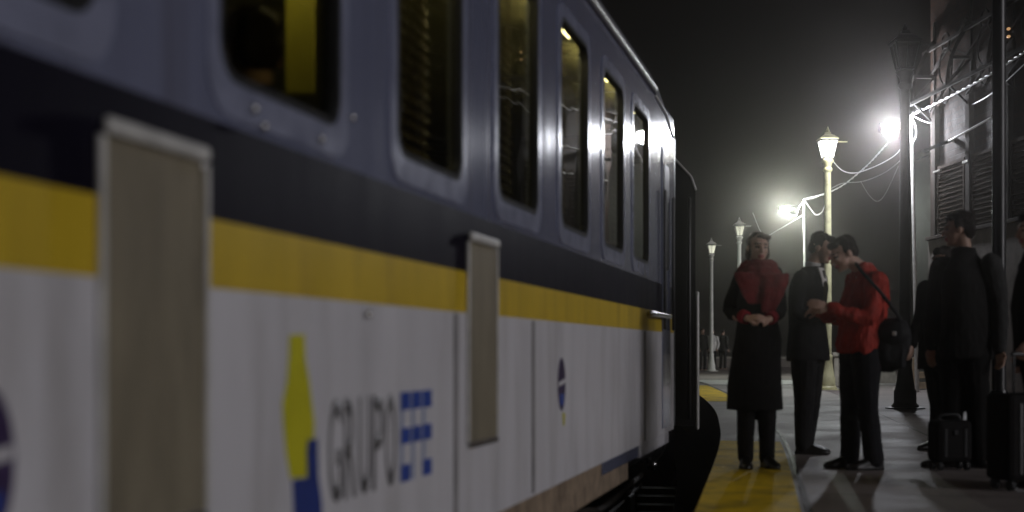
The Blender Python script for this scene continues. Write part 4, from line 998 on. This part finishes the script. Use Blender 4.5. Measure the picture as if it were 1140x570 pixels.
# luggage
def suitcase(label, loc, rz, w, d, h, grip=None):
    s_ = thing('suitcase', label, 'suitcase', loc, rz, 'luggage of the waiting travellers')
    b = BM(); box(b, -w / 2, w / 2, -d / 2, d / 2, 0.06, h); obj('shell', b, M_case, s_, bevel=0.035)
    for x in (-1, 1):
        b = BM(); box(b, x * w * 0.28 - 0.012, x * w * 0.28 + 0.012, -d / 2 - 0.006, d / 2 + 0.006, 0.10, h - 0.06); obj('rib', b, M_black, s_, bevel=0.004)
        for y in (-1, 1):
            b = BM(); rings(b, [((x * w * 0.38 + k * 0.014, y * d * 0.3, 0.035), (0, 0.034, 0), (0, 0, 0.034)) for k in (-1, 1)], 16); obj('wheel', b, M_rubber, s_, smooth='auto')
    if grip:
        b = BM()
        for x in (-0.07, 0.07): tube(b, [(x, 0, h - 0.01), (x, 0, grip)], 0.008, 8)
        tube(b, [(-0.08, 0, grip), (0.08, 0, grip)], 0.014, 8); obj('handle', b, M_black, s_, smooth=True)
    else:
        b = BM(); tube(b, spline([(-0.08, 0, h - 0.005), (-0.06, 0, h + 0.035), (0.06, 0, h + 0.035), (0.08, 0, h - 0.005)], 5), 0.011, 8); obj('handle', b, M_black, s_, smooth=True)
    b = BM(); box(b, -0.015, 0.015, -d / 2 - 0.012, -d / 2 + 0.002, h - 0.10, h - 0.07); obj('lock', b, M_black, s_, bevel=0.002)
    return s_
suitcase('small dark brown suitcase without raised handle at the tall man\'s feet', (*base_of(1057, 523)[:2], 0), R(8), 0.27, 0.20, 0.36)
sc = Vector(cb_) + J['wrL'] + Vector((-0.045, 0, -0.075))
suitcase('upright black suitcase gripped by its long handle, far right', (sc.x, sc.y, 0), R(20), 0.40, 0.24, 0.60, sc.z)

# --- far people, small
def far_person(px, Y, label, top, yaw):
    v = at(px, 389, Y)
    J = dict(head=(0, 0, 1.62), neck=(0, 0.02, 1.46), hips=(0, 0, 0.93), look=(yaw, 5, 0), yaw=yaw)
    Ry = Rh(yaw)
    for k, sx in (('L', 1), ('R', -1)):
        g = lambda x, y, z: tuple(Ry @ Vector((x, y, z)))
        J.update({'sh' + k: g(sx * .19, 0, 1.38), 'el' + k: g(sx * .25, .03, 1.10), 'wr' + k: g(sx * .22, -.08, .88), 'hip' + k: g(sx * .09, 0, .9), 'kn' + k: g(sx * .10, -.03, .48), 'an' + k: g(sx * .11, 0, .08), 'foot' + k: yaw})
    P, J = person(label, (v.x, v.y, 0), J, None, 'people far down the platform', vox=0.014)
    b = BM(); rings(b, [sec((0, 0, z), w, d, yaw) for z, w, d in ((.80, .21, .15), (.95, .19, .14), (1.15, .17, .13), (1.33, .20, .13), (1.42, .15, .10), (1.48, .07, .07))], 16)
    for k in 'LR': sleeve(b, J, k)
    fuse('jacket', b, top, P, 0.015, 2)
    b = BM(); legs(b, J); fuse('trousers', b, M_jean, P, 0.015, 2)
far_person(782, 58, 'far figure in dark clothes nearest the black carriage', M_jackd, 30)
far_person(793, 60, 'far figure in a pale jacket, middle of the distant three', M_pale, -20)
far_person(804.5, 61, 'far figure in a grey jacket right of the pale one', M_jackg, 140)

# --- the passenger seated inside the carriage
pp = Vector((-0.785, 4.30, 0.45))
J = dict(head=(0.0, -0.02, 1.31), neck=(0, 0.0, 1.14), hips=(0, 0.0, 0.58), look=(-150, 8, 0), yaw=-13, hs=1.06,
         shL=(.19, 0, 1.05), elL=(.19, -.10, .80), wrL=(.13, -.28, .68), shR=(-.17, 0, 1.05), elR=(-.21, -.10, .80), wrR=(-.13, -.28, .68),
         hipL=(.09, -.02, .56), knL=(.03, -.42, .54), anL=(.03, -.44, .10), hipR=(-.09, -.02, .56), knR=(-.19, -.42, .54), anR=(-.19, -.44, .10), footL=-10, footR=-10)
P, J = person('seated passenger, dark silhouette in the nearest visible carriage window', pp, J, None, vox=0.009)
b = BM(); rings(b, [sec((0, 0, z), w, d, -13) for z, w, d in ((.46, .19, .14), (.60, .19, .15), (.80, .185, .14), (1.0, .21, .13), (1.10, .17, .11), (1.17, .10, .10), (1.225, .078, .085))], 18)
for k in 'LR': sleeve(b, J, k)
fuse('jacket', b, M_jackd, P, 0.011, 2, 0.01, 7)
b = BM()
for k in 'LR': tube(b, spline([J['hip' + k], J['kn' + k], J['an' + k]], 4), [0.10, 0.095, 0.09, 0.08, 0.075, 0.07, 0.065, 0.06, 0.058], 12)
fuse('trousers', b, M_jean, P, 0.011, 2)

# ------------------------------------------------------------------ night haze
bm = BM(); box(bm, -410, 410, -310, 510, -2.4, 13.0)
hz = bpy.data.materials.new('night haze'); hz.use_nodes = True
n = hz.node_tree.nodes; n.clear()
o_ = n.new('ShaderNodeOutputMaterial'); pv = n.new('ShaderNodeVolumePrincipled')
pv.inputs['Color'].default_value = (0.90, 0.85, 0.80, 1); pv.inputs['Density'].default_value = HAZE; pv.inputs['Anisotropy'].default_value = 0.962
hz.node_tree.links.new(pv.outputs[0], o_.inputs['Volume'])
hz.cycles.volume_sampling = 'EQUIANGULAR'; hz.cycles.homogeneous_volume = True
for k in (M_flood, M_flood2, M_lit, M_bulb): k.cycles.emission_sampling = 'NONE'      # their lamps do the lighting
hb = obj('haze', bm, hz); tag(hb, 'thin night haze glowing around the lamps', kind='stuff')
